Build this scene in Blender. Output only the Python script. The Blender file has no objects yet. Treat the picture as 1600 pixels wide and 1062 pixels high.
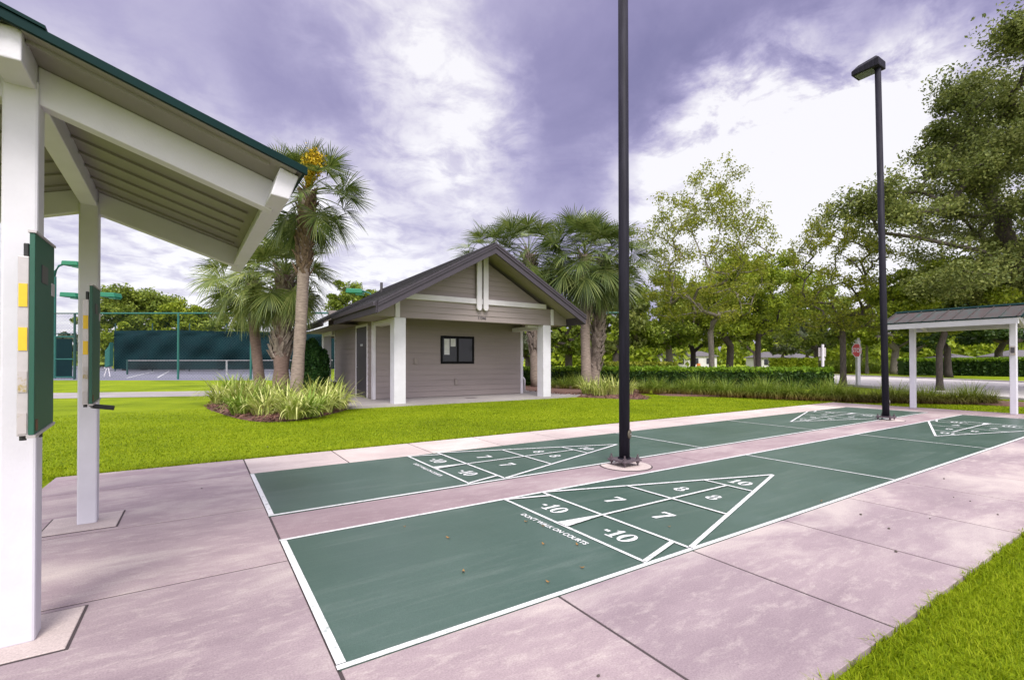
import bpy, math, random
import numpy as np
from mathutils import Vector, Matrix

sc = bpy.context.scene
COL = sc.collection
R = math.radians

# ------------------------------------------------------------------ camera
CAMP = np.array([-0.51178, -3.99016, 1.33368])
CAMM = np.array([[0.8378679, -0.5458721, -0.0010456], [-0.0038004, -0.0077487, 0.9999628], [0.5458598, 0.8378327, 0.0085669]])
FPX, CX, CY = 747.93, 800.0, 560.62
cd = bpy.data.cameras.new("camera"); cam = bpy.data.objects.new("camera", cd); COL.objects.link(cam)
cd.sensor_width = 36.0; cd.lens = FPX / 1600 * 36; cd.shift_y = (CY - 531.0) / 1600
cd.clip_start = 0.05; cd.clip_end = 3000
m = Matrix.Identity(4)
for i in range(3):
    m[i][0] = CAMM[0][i]; m[i][1] = CAMM[1][i]; m[i][2] = -CAMM[2][i]; m[i][3] = CAMP[i]
cam.matrix_world = m
sc.camera = cam

def G(px, py, z=0.0):            # the point of the ground seen at a pixel of the photo
    d = CAMM.T @ np.array([(px - CX) / FPX, (CY - py) / FPX, 1.0])
    return CAMP + d * ((z - CAMP[2]) / d[2])
def AT(px, py, D):               # the point at depth D along a pixel's ray
    return CAMP + (CAMM.T @ np.array([(px - CX) / FPX, (CY - py) / FPX, 1.0])) * D

# ------------------------------------------------------------------ world, sun, exposure
SUN_EL, SUN_AZ = R(52), R(200)   # azimuth measured clockwise from +Y
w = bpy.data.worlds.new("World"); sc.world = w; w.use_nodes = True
nt = w.node_tree; nt.nodes.clear()
def N(tree, typ, **kw):
    n = tree.nodes.new(typ)
    for k, v in kw.items():
        if k == 'inp':
            for a, b in v.items(): n.inputs[a].default_value = b
        else: setattr(n, k, v)
    return n
def math_(tree, op, a, b=None, c=None, clamp=False):
    n = tree.nodes.new('ShaderNodeMath'); n.operation = op; n.use_clamp = clamp
    for i, v in enumerate((a, b, c)):
        if v is None: continue
        if isinstance(v, (int, float)): n.inputs[i].default_value = v
        else: tree.links.new(v, n.inputs[i])
    return n.outputs[0]
def vmath(tree, op, a, b=None):
    n = tree.nodes.new('ShaderNodeVectorMath'); n.operation = op
    for i, v in enumerate((a, b)):
        if v is None: continue
        if isinstance(v, (tuple, list)): n.inputs[i].default_value = v
        else: tree.links.new(v, n.inputs[i])
    return n
def ramp(tree, fac, stops, interp='LINEAR'):
    n = tree.nodes.new('ShaderNodeValToRGB'); cr = n.color_ramp; cr.interpolation = interp
    while len(cr.elements) < len(stops): cr.elements.new(0.5)
    for e, (p, c) in zip(cr.elements, stops):
        e.position = p; e.color = (*c, 1) if len(c) == 3 else c
    tree.links.new(fac, n.inputs[0]); return n.outputs[0]

sky = N(nt, 'ShaderNodeTexSky', sky_type='NISHITA', sun_disc=False, sun_elevation=SUN_EL, sun_rotation=SUN_AZ)
tc = N(nt, 'ShaderNodeTexCoord'); D_ = tc.outputs['Generated']
sep = N(nt, 'ShaderNodeSeparateXYZ'); nt.links.new(D_, sep.inputs[0])
zc = math_(nt, 'ADD', math_(nt, 'MAXIMUM', sep.outputs[2], 0.0), 0.16)
cmb = N(nt, 'ShaderNodeCombineXYZ')
nt.links.new(math_(nt, 'DIVIDE', sep.outputs[0], zc), cmb.inputs[0]); nt.links.new(math_(nt, 'DIVIDE', sep.outputs[1], zc), cmb.inputs[1])
n1 = N(nt, 'ShaderNodeTexNoise', inp={'Scale': 1.25, 'Detail': 12.0, 'Roughness': 0.57, 'Distortion': 0.7}); nt.links.new(cmb.outputs[0], n1.inputs['Vector'])
n2 = N(nt, 'ShaderNodeTexNoise', inp={'Scale': 5.5, 'Detail': 10.0, 'Roughness': 0.62, 'Distortion': 0.35}); nt.links.new(cmb.outputs[0], n2.inputs['Vector'])
n3 = N(nt, 'ShaderNodeTexNoise', inp={'Scale': 3.0, 'Detail': 7.0, 'Roughness': 0.6}); nt.links.new(D_, n3.inputs['Vector'])
wob = vmath(nt, 'SUBTRACT', n3.outputs['Color'], (0.5, 0.5, 0.5)); wob2 = vmath(nt, 'SCALE', wob.outputs[0]); wob2.inputs['Scale'].default_value = 0.30
dw = vmath(nt, 'NORMALIZE', vmath(nt, 'ADD', D_, wob2.outputs[0]).outputs[0]).outputs[0]
tot = math_(nt, 'MULTIPLY_ADD', n1.outputs[0], 0.72, 0.125)
mrn = N(nt, 'ShaderNodeMapRange', interpolation_type='SMOOTHSTEP', inp={1: .32, 2: .62, 3: .55, 4: 1.35}); nt.links.new(n2.outputs[0], mrn.inputs[0]); modn = mrn.outputs[0]
tot = math_(nt, 'ADD', tot, math_(nt, 'MULTIPLY_ADD', n2.outputs[0], 0.15, -0.075))
SKYBLOBS = [((0.256, 0.784, 0.565), 1, 9, .16), ((0.351, 0.791, 0.502), 1, 10, .20), ((0.433, 0.797, 0.421), 1, 9, .22), ((.38, .75, .56), 1, 7, .16),
    ((0.837, 0.404, 0.37), 4, 16, .40), ((0.895, 0.231, 0.382), 3, 11, .24), ((0.778, 0.544, 0.315), 3, 15, .28), ((.86, .42, .28), 5, 16, .28),
    ((0.304, 0.929, 0.211), 2, 18, .24), ((0.571, 0.662, 0.485), 3, 14, -.14), ((0.167, 0.848, 0.503), 2, 9, -.12),
    ((0.753, 0.411, 0.514), 2, 14, -.24), ((.70, .50, .52), 2, 12, -.12), ((0.82, 0.25, 0.52), 2, 14, -.22), ((.86, .08, .52), 3, 14, -.16), ((-0.056, 0.974, 0.219), 3, 18, .16), ((-.15, .98, .10), 4, 22, .16), ((.15, .97, .12), 4, 20, .16), ((.93, .28, .22), 4, 18, .36)]
for v, r0, r1, amp in SKYBLOBS:
    d = vmath(nt, 'DOT_PRODUCT', dw, tuple(np.array(v) / np.linalg.norm(v))).outputs['Value']
    mr = N(nt, 'ShaderNodeMapRange', interpolation_type='SMOOTHSTEP', inp={1: math.cos(R(r1)), 2: math.cos(R(r0)), 3: 0.0, 4: amp}); nt.links.new(d, mr.inputs[0])
    tot = math_(nt, 'ADD', tot, math_(nt, 'MULTIPLY', mr.outputs[0], modn) if amp > 0 else mr.outputs[0])
ccol = ramp(nt, tot, [(0.0, (.125, .113, .222)), (0.12, (.150, .137, .252)), (0.32, (.205, .185, .315)), (0.50, (.295, .270, .402)), (0.70, (.43, .405, .495)), (0.98, (.62, .605, .625))])
# brighter overcast overhead and behind the camera
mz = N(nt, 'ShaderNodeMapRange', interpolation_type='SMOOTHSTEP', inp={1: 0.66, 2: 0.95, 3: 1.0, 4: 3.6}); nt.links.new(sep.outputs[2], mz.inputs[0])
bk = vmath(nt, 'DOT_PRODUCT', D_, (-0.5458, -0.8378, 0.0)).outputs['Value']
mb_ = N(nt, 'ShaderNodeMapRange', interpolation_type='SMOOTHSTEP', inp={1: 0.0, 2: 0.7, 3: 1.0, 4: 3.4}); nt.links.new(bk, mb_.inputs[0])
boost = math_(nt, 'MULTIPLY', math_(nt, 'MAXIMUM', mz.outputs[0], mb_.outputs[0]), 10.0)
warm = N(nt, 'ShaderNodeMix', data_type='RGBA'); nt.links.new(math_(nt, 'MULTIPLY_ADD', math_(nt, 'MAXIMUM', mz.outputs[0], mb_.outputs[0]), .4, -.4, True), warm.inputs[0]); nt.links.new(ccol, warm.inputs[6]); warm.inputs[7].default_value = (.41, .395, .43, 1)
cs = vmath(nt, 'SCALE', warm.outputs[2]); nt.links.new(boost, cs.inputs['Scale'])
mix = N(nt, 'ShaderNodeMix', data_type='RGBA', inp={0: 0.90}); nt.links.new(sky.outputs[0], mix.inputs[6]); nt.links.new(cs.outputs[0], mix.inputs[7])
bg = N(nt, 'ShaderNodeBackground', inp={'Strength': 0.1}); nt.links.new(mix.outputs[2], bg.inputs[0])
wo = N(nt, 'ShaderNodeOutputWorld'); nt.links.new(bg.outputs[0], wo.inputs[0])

sd = bpy.data.lights.new("sun", 'SUN'); sd.energy = 2.0; sd.angle = R(20); sd.color = (1.0, 0.96, 0.91)
sun = bpy.data.objects.new("sun", sd); COL.objects.link(sun)
sv = Vector((math.sin(SUN_AZ) * math.cos(SUN_EL), math.cos(SUN_AZ) * math.cos(SUN_EL), math.sin(SUN_EL)))
sun.rotation_euler = sv.to_track_quat('Z', 'Y').to_euler()
sc.view_settings.view_transform = 'Standard'; sc.view_settings.look = 'None'
sc.view_settings.exposure = 0.75; sc.view_settings.gamma = 1.0

# ------------------------------------------------------------------ materials
def newmat(name):
    mt = bpy.data.materials.new(name); mt.use_nodes = True
    t = mt.node_tree; t.nodes.clear()
    out = t.nodes.new('ShaderNodeOutputMaterial'); p = t.nodes.new('ShaderNodeBsdfPrincipled')
    t.links.new(p.outputs[0], out.inputs[0]); return mt, t, p, out
def noise(t, scale, detail=6, rough=.6, vec=None, distort=0, stretch=None):
    n = N(t, 'ShaderNodeTexNoise', inp={'Scale': scale, 'Detail': detail, 'Roughness': rough, 'Distortion': distort})
    if vec is None: vec = N(t, 'ShaderNodeTexCoord').outputs['Object']
    if stretch:
        mp = N(t, 'ShaderNodeMapping'); mp.inputs['Scale'].default_value = stretch; t.links.new(vec, mp.inputs[0]); vec = mp.outputs[0]
    t.links.new(vec, n.inputs['Vector']); return n.outputs[0]
def bump(t, p, h, strength=.3, dist=.01):
    b = N(t, 'ShaderNodeBump', inp={'Strength': strength, 'Distance': dist}); t.links.new(h, b.inputs['Height']); t.links.new(b.outputs[0], p.inputs['Normal'])
def mixc(t, fac, a, b, typ='MIX'):
    n = N(t, 'ShaderNodeMix', data_type='RGBA', blend_type=typ)
    for i, v in ((0, fac), (6, a), (7, b)):
        if isinstance(v, (int, float)): n.inputs[i].default_value = v
        elif isinstance(v, tuple): n.inputs[i].default_value = (*v, 1)
        else: t.links.new(v, n.inputs[i])
    return n.outputs[2]
def simple(name, c1, c2=None, rough=.6, scale=6, metal=0, bs=.15, bscale=60, spec=.5, stretch=None):
    mt, t, p, o = newmat(name)
    c2 = c2 or tuple(x * .82 for x in c1)
    f = noise(t, scale, 6, .65, stretch=stretch)
    t.links.new(ramp(t, f, [(.32, c2), (.66, c1)]), p.inputs['Base Color'])
    p.inputs['Roughness'].default_value = rough; p.inputs['Metallic'].default_value = metal; p.inputs['Specular IOR Level'].default_value = spec
    if bs: bump(t, p, noise(t, bscale, 3), bs, .004)
    return mt
M = {}
def concrete(name, cols, joint=False):
    mt, t, p, o = newmat(name)
    f = noise(t, .9, 9, .62, distort=.5, stretch=(.6, 1.5, 1)); g = noise(t, 8, 10, .80, distort=.3, stretch=(.55, 1.4, 1)); h = noise(t, 110, 4, .7)
    a = ramp(t, f, [(.34, cols[0]), (.50, cols[1]), (.64, cols[2])])
    b = mixc(t, ramp(t, g, [(.50, (0, 0, 0)), (.60, (.45, .45, .45)), (.68, (.8, .8, .8))]), a, cols[2])
    k = noise(t, .55, 5, .6); b = mixc(t, ramp(t, k, [(.30, (.7, .7, .7)), (.5, (0, 0, 0))]), b, cols[3])
    b = mixc(t, .38, b, ramp(t, h, [(.3, (.25, .22, .24)), (.7, (.8, .78, .78))]), 'OVERLAY')
    sp = noise(t, 38, 2, .5); b = mixc(t, ramp(t, sp, [(.74, (0, 0, 0)), (.78, (.6, .6, .6))]), b, (.16, .13, .13))
    rp = N(t, 'ShaderNodeNewGeometry').outputs['Random Per Island']; b = mixc(t, 1.0, b, ramp(t, rp, [(0, (.86, .85, .87)), (1, (1.06, 1.05, 1.03))]), 'MULTIPLY')
    t.links.new(b, p.inputs['Base Color']); p.inputs['Roughness'].default_value = .82
    bump(t, p, h, .25, .003); return mt
M['concrete'] = concrete('pink_concrete', [(.255, .199, .210), (.318, .255, .260), (.46, .405, .368), (.210, .160, .176)])
M['concrete_pale'] = concrete('pale_concrete', [(.42, .36, .33), (.50, .43, .39), (.57, .51, .46), (.38, .32, .30)])
M['concrete_strip'] = concrete('strip_concrete', [(.245, .180, .188), (.295, .225, .23), (.39, .33, .315), (.215, .157, .168)])
M['path'] = concrete('path_concrete', [(.25, .23, .225), (.29, .27, .26), (.36, .34, .32), (.22, .20, .20)])
M['road'] = concrete('road_concrete', [(.42, .40, .385), (.47, .45, .43), (.53, .51, .49), (.39, .37, .36)])
M['seam'] = simple('dark_joint', (.06, .045, .045), rough=.9)
def court():
    mt, t, p, o = newmat('court_green')
    f = noise(t, .8, 8, .65); h = noise(t, 160, 3, .6); g = noise(t, 7, 7, .75)
    a = ramp(t, f, [(.3, (.038, .078, .057)), (.55, (.049, .092, .068)), (.75, (.066, .110, .087))])
    a = mixc(t, ramp(t, g, [(.60, (0, 0, 0)), (.80, (.35, .35, .35))]), a, (.12, .18, .13))
    q = noise(t, 3.2, 10, .78, distort=1.2, stretch=(.16, 2.2, 1)); a = mixc(t, ramp(t, q, [(.50, (0, 0, 0)), (.72, (.40, .40, .40))]), a, (.15, .19, .16))
    k = noise(t, 60, 2, .5); a = mixc(t, ramp(t, k, [(.70, (0, 0, 0)), (.76, (.35, .35, .35))]), a, (.02, .04, .03))
    a = mixc(t, .40, a, ramp(t, h, [(.3, (.3, .3, .3)), (.7, (.7, .7, .7))]), 'OVERLAY')
    t.links.new(a, p.inputs['Base Color']); t.links.new(ramp(t, f, [(.3, (.32, .32, .32)), (.7, (.44, .44, .44))]), p.inputs['Roughness']); p.inputs['Specular IOR Level'].default_value = .8
    bump(t, p, h, .35, .002); return mt
M['court'] = court()
def worn(name, c, c2, rough=.6):
    mt, t, p, o = newmat(name); f = noise(t, 22, 8, .7)
    t.links.new(ramp(t, f, [(.36, c2), (.47, c)]), p.inputs['Base Color']); p.inputs['Roughness'].default_value = rough; return mt
M['line'] = worn('court_line_paint', (.66, .66, .645), (.36, .40, .37))
M['white'] = simple('white_timber', (.62, .605, .645), (.54, .525, .56), .55, 2.2, bs=.25, bscale=70)
M['trim'] = simple('white_trim', (.60, .575, .60), (.54, .515, .53), .55, 2.5, bs=.1)
M['roofgreen'] = simple('green_metal', (.004, .024, .023), (.003, .018, .018), .55, 3, bs=.05, spec=.08)
M['soffit_metal'] = simple('soffit_metal', (.235, .22, .185), (.205, .192, .162), .55, 2, bs=.05)
def oldroof():
    mt, t, p, o = newmat('weathered_roof')
    f = noise(t, 3.5, 9, .7, stretch=(.35, 2, 1)); t.links.new(ramp(t, f, [(.36, (.060, .036, .031)), (.54, (.058, .054, .048)), (.7, (.030, .070, .058))]), p.inputs['Base Color'])
    p.inputs['Roughness'].default_value = .5; return mt
M['oldroof'] = oldroof()
M['pole'] = simple('dark_pole_paint', (.024, .022, .032), (.012, .011, .016), .55, 4, bs=.08, bscale=120, stretch=(6, 6, .6), spec=.12)
M['iron'] = simple('rusty_iron', (.10, .075, .085), (.06, .045, .05), .7, 30)
M['bronze'] = simple('bronze_cover', (.10, .085, .055), (.07, .06, .04), .55, 20)
M['lens'] = simple('lamp_lens', (.14, .16, .13), (.10, .12, .10), .15, 8, bs=0)
M['steel'] = simple('galvanised', (.55, .55, .55), (.45, .45, .46), .45, 10, metal=.5, bs=0)
M['board'] = simple('board_green', (.010, .085, .050), (.008, .070, .042), .5, 4, bs=.05)
M['board_wear'] = simple('board_rust', (.16, .07, .03), (.08, .06, .03), .8, 40)
M['alu'] = simple('aluminium', (.50, .46, .46), (.42, .39, .39), .45, 12, metal=.3, bs=.05)
M['yellow'] = simple('yellow_tag', (.75, .48, .02), (.66, .42, .02), .6, 14, bs=0)
M['tagworn'] = worn('worn_tag', (.42, .38, .37), (.30, .22, .05))
M['black'] = simple('black_plastic', (.014, .013, .014), (.010, .010, .010), .5, 8, bs=.05)
M['siding'] = simple('taupe_siding', (.262, .220, .205), (.222, .187, .175), .65, 1.8, bs=.25, bscale=40, stretch=(.25, .25, 4))
M['fascia'] = simple('plum_grey_fascia', (.046, .037, .048), (.037, .030, .038), .6, 3, bs=.1)
M['soffit'] = simple('taupe_soffit', (.27, .23, .21), (.22, .19, .17), .7, 2)
M['door'] = simple('grey_door', (.060, .053, .058), (.050, .045, .048), .45, 3, bs=.03)
M['winframe'] = simple('black_frame', (.006, .006, .007), (.005, .005, .005), .5, 5, bs=0, spec=.08)
def glass():
    mt, t, p, o = newmat('dark_glass'); p.inputs['Base Color'].default_value = (.02, .022, .024, 1); p.inputs['Roughness'].default_value = .06; p.inputs['Specular IOR Level'].default_value = .22; return mt
M['glass'] = glass()
M['paper'] = simple('white_paper', (.62, .62, .62), (.5, .5, .5), .8, 6, bs=0)
def shingle():
    mt, t, p, o = newmat('charcoal_shingles')
    vec = N(t, 'ShaderNodeTexCoord').outputs['Object']
    br = N(t, 'ShaderNodeTexBrick', inp={'Scale': 1.0, 'Mortar Size': .006, 'Brick Width': .32, 'Row Height': 50.0}); br.offset = 0
    br.inputs['Color1'].default_value = (.026, .024, .028, 1); br.inputs['Color2'].default_value = (.048, .044, .048, 1); br.inputs['Mortar'].default_value = (.02, .02, .02, 1)
    mp = N(t, 'ShaderNodeMapping'); mp.inputs['Rotation'].default_value = (0, 0, R(90)); t.links.new(vec, mp.inputs[0]); t.links.new(mp.outputs[0], br.inputs['Vector'])
    f = noise(t, 30, 6, .7)
    t.links.new(mixc(t, .7, br.outputs[0], ramp(t, f, [(.3, (.2, .2, .2)), (.7, (.8, .8, .8))]), 'OVERLAY'), p.inputs['Base Color'])
    p.inputs['Roughness'].default_value = .95; bump(t, p, noise(t, 120, 3), .6, .01); return mt
M['shingle'] = shingle()
M['mulch'] = simple('mulch', (.17, .085, .06), (.07, .038, .03), .95, 14, bs=1.0, bscale=35)
M['tennis'] = simple('tennis_surface', (.165, .165, .205), (.145, .147, .18), .8, .6, bs=0)
M['teal'] = simple('teal_paint', (.010, .115, .092), (.008, .09, .072), .5, 5, bs=0)
M['darkteal'] = simple('dark_teal', (.008, .05, .045), (.006, .04, .035), .5, 5, bs=0)
M['lampgreen'] = simple('green_lamp', (.008, .17, .085), (.006, .14, .07), .4, 5, bs=0)
M['screen'] = simple('windscreen_mesh', (.004, .022, .026), (.003, .013, .017), .85, .35, bs=0, spec=.1)
M['red'] = simple('sign_red', (.45, .03, .02), (.38, .02, .02), .5, 9, bs=0)
M['orange'] = simple('barrel_orange', (.70, .22, .04), rough=.6, bs=0)
M['housewall'] = simple('house_wall', (.62, .60, .58), (.5, .48, .47), .8, 1, bs=0)
M['houseroof'] = simple('house_roof', (.13, .12, .125), (.10, .09, .095), .9, 2, bs=0)
M['lamp_globe'] = simple('opal_globe', (.82, .82, .84), (.75, .75, .77), .3, 5, bs=0)

def leafmat(name, stops, trans=.3, rough=.55, clump=.9, zramp=None, spec=.3):
    mt, t, p, o = newmat(name)
    geo = N(t, 'ShaderNodeNewGeometry'); rp = geo.outputs['Random Per Island']
    nz = noise(t, clump, 3, .5)
    f = math_(t, 'ADD', math_(t, 'MULTIPLY', rp, .60), math_(t, 'MULTIPLY_ADD', nz, .9, -.25), clamp=True)
    c = ramp(t, f, stops)
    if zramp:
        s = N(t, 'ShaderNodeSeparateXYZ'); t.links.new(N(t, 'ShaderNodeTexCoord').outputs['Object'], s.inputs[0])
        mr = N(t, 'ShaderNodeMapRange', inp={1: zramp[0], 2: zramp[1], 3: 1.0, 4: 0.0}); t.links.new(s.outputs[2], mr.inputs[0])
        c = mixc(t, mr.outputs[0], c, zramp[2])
    t.links.new(c, p.inputs['Base Color']); p.inputs['Roughness'].default_value = rough; p.inputs['Specular IOR Level'].default_value = spec
    tr = N(t, 'ShaderNodeBsdfTranslucent'); t.links.new(c, tr.inputs[0])
    ms = N(t, 'ShaderNodeMixShader', inp={0: trans}); t.links.new(p.outputs[0], ms.inputs[1]); t.links.new(tr.outputs[0], ms.inputs[2]); t.links.new(ms.outputs[0], o.inputs[0])
    return mt
def leafset(k, a, b, c, **kw): M[k] = leafmat(k + '_leaves', [(.08, a), (.45, b), (.85, c)], **kw)
leafset('oak', (.075, .100, .022), (.150, .185, .040), (.27, .29, .075), clump=.35)
leafset('elm', (.115, .145, .012), (.21, .245, .020), (.34, .34, .035), clump=.5, trans=.4)
leafset('yoak', (.100, .150, .010), (.195, .260, .016), (.34, .39, .028), clump=.4, trans=.35)
leafset('goak', (.080, .125, .014), (.155, .212, .024), (.27, .32, .04), clump=.4)
leafset('doak', (.020, .042, .012), (.042, .082, .018), (.085, .125, .030), clump=.4)
leafset('grey', (.060, .080, .045), (.11, .135, .075), (.19, .20, .12), clump=.5)
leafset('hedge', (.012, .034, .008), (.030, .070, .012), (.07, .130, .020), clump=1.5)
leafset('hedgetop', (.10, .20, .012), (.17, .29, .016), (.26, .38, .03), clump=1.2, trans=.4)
leafset('yhedge', (.14, .20, .008), (.24, .33, .012), (.36, .42, .02), clump=1.0, trans=.4)
leafset('bush', (.012, .045, .012), (.025, .085, .016), (.06, .14, .025), clump=2)
leafset('palm', (.034, .060, .014), (.095, .140, .028), (.22, .26, .07), clump=1.1, spec=.5, rough=.42)
leafset('palmlight', (.060, .095, .016), (.135, .185, .032), (.28, .31, .085), clump=1.2, spec=.45, rough=.45)
leafset('lily', (.14, .20, .03), (.37, .43, .075), (.70, .68, .30), clump=1.6, spec=.4)
leafset('lilygreen', (.10, .19, .015), (.22, .33, .03), (.50, .54, .17), clump=1.6, spec=.4)
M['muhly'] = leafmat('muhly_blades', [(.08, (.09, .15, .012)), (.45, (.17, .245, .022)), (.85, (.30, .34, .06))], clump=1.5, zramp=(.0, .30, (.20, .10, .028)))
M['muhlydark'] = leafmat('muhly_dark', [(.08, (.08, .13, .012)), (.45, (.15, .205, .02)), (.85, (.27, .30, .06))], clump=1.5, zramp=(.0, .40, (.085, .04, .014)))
M['grass'] = leafmat('lawn_blades', [(.06, (.20, .17, .05)), (.14, (.12, .190, .004)), (.45, (.235, .315, .006)), (.85, (.35, .41, .018))], clump=.8, trans=.45, spec=.1)
M['flower'] = leafmat('palm_flowers', [(.1, (.42, .26, .01)), (.5, (.60, .42, .02)), (.9, (.70, .55, .06))], clump=2)
M['deadleaf'] = simple('dead_leaf', (.26, .15, .035), (.22, .11, .03), .8, 20, bs=0)
M['mulchchip'] = leafmat('bark_chips', [(.1, (.07, .03, .022)), (.5, (.16, .075, .055)), (.9, (.30, .16, .12))], trans=0, rough=.9)
def barkmat(name, a, b, st=(3, 3, .7), sc_=6):
    mt, t, p, o = newmat(name); f = noise(t, sc_, 8, .7, stretch=st)
    t.links.new(ramp(t, f, [(.32, a), (.66, b)]), p.inputs['Base Color']); p.inputs['Roughness'].default_value = .9; bump(t, p, f, .7, .03); return mt
M['bark'] = barkmat('bark', (.035, .028, .022), (.12, .098, .080))
M['barklight'] = barkmat('light_bark', (.10, .085, .070), (.25, .215, .18))
M['barkdark'] = barkmat('dark_bark', (.018, .014, .013), (.065, .050, .042))
M['palmbark'] = barkmat('palm_bark', (.14, .105, .080), (.33, .265, .215), (1, 1, 5), 5)
M['palmbarkred'] = barkmat('red_palm_bark', (.10, .065, .05), (.24, .165, .13), (1, 1, 5), 5)
M['boot'] = barkmat('palm_boots', (.10, .075, .055), (.34, .28, .235), (2, 2, 2), 5)
M['bootdark'] = barkmat('brown_boots', (.055, .035, .02), (.20, .135, .08), (2, 2, 2), 5)
def lawn():
    mt, t, p, o = newmat('lawn')
    f = noise(t, .28, 9, .66); g = noise(t, 2.2, 8, .75, stretch=(.5, 1.3, 1)); h = noise(t, 45, 4, .7)
    a = ramp(t, f, [(.34, (.120, .168, .005)), (.5, (.195, .262, .006)), (.64, (.255, .315, .010))])
    a = mixc(t, ramp(t, g, [(.30, (.5, .5, .5)), (.5, (0, 0, 0))]), a, (.115, .19, .006))
    a = mixc(t, .55, a, ramp(t, h, [(.3, (.2, .2, .2)), (.7, (.8, .8, .8))]), 'OVERLAY')
    t.links.new(a, p.inputs['Base Color']); p.inputs['Roughness'].default_value = .9; p.inputs['Specular IOR Level'].default_value = .1
    bump(t, p, h, 1.0, .03); return mt
M['lawn'] = lawn()

# ------------------------------------------------------------------ builders
def tag(o, label=None, cat=None, group=None, kind=None):
    if label: o['label'] = label
    if cat: o['category'] = cat
    if group: o['group'] = group
    if kind: o['kind'] = kind
    return o
def thing(name, label, cat, loc, group=None, rz=0):
    o = bpy.data.objects.new(name, None); COL.objects.link(o); o.location = tuple(float(x) for x in loc); o.rotation_euler = (0, 0, rz)
    o.empty_display_size = .2; return tag(o, label, cat, group)
def rootloc(o):
    while o.parent: o = o.parent
    return np.array(o.location)
def addmesh(name, V, F, mat, parent=None, smooth=False, mats=None, mi=None, origin=None, bevel=0):
    V = np.asarray(V, float)
    if parent is not None: V = V - rootloc(parent)
    elif origin is not None: V = V - np.asarray(origin)
    me = bpy.data.meshes.new(name)
    if isinstance(F, np.ndarray):
        n, k = F.shape
        me.vertices.add(len(V)); me.vertices.foreach_set('co', V.astype(np.float32).ravel())
        me.loops.add(n * k); me.loops.foreach_set('vertex_index', F.astype(np.int32).ravel())
        me.polygons.add(n); me.polygons.foreach_set('loop_start', np.arange(0, n * k, k, dtype=np.int32))
        me.update(calc_edges=True); me.validate()
    else:
        me.from_pydata([tuple(v) for v in V], [], F); me.update()
    for mm in (mats or [mat]): me.materials.append(mm)
    if mi is not None: me.polygons.foreach_set('material_index', np.asarray(mi, np.int32))
    if smooth: me.polygons.foreach_set('use_smooth', np.ones(len(me.polygons), bool))
    o = bpy.data.objects.new(name, me); COL.objects.link(o)
    if parent is not None: o.parent = parent
    elif origin is not None: o.location = tuple(float(x) for x in origin)
    if bevel:
        b = o.modifiers.new('bevel', 'BEVEL'); b.width = bevel; b.segments = 2; b.limit_method = 'ANGLE'; b.angle_limit = R(40)
    return o
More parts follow.
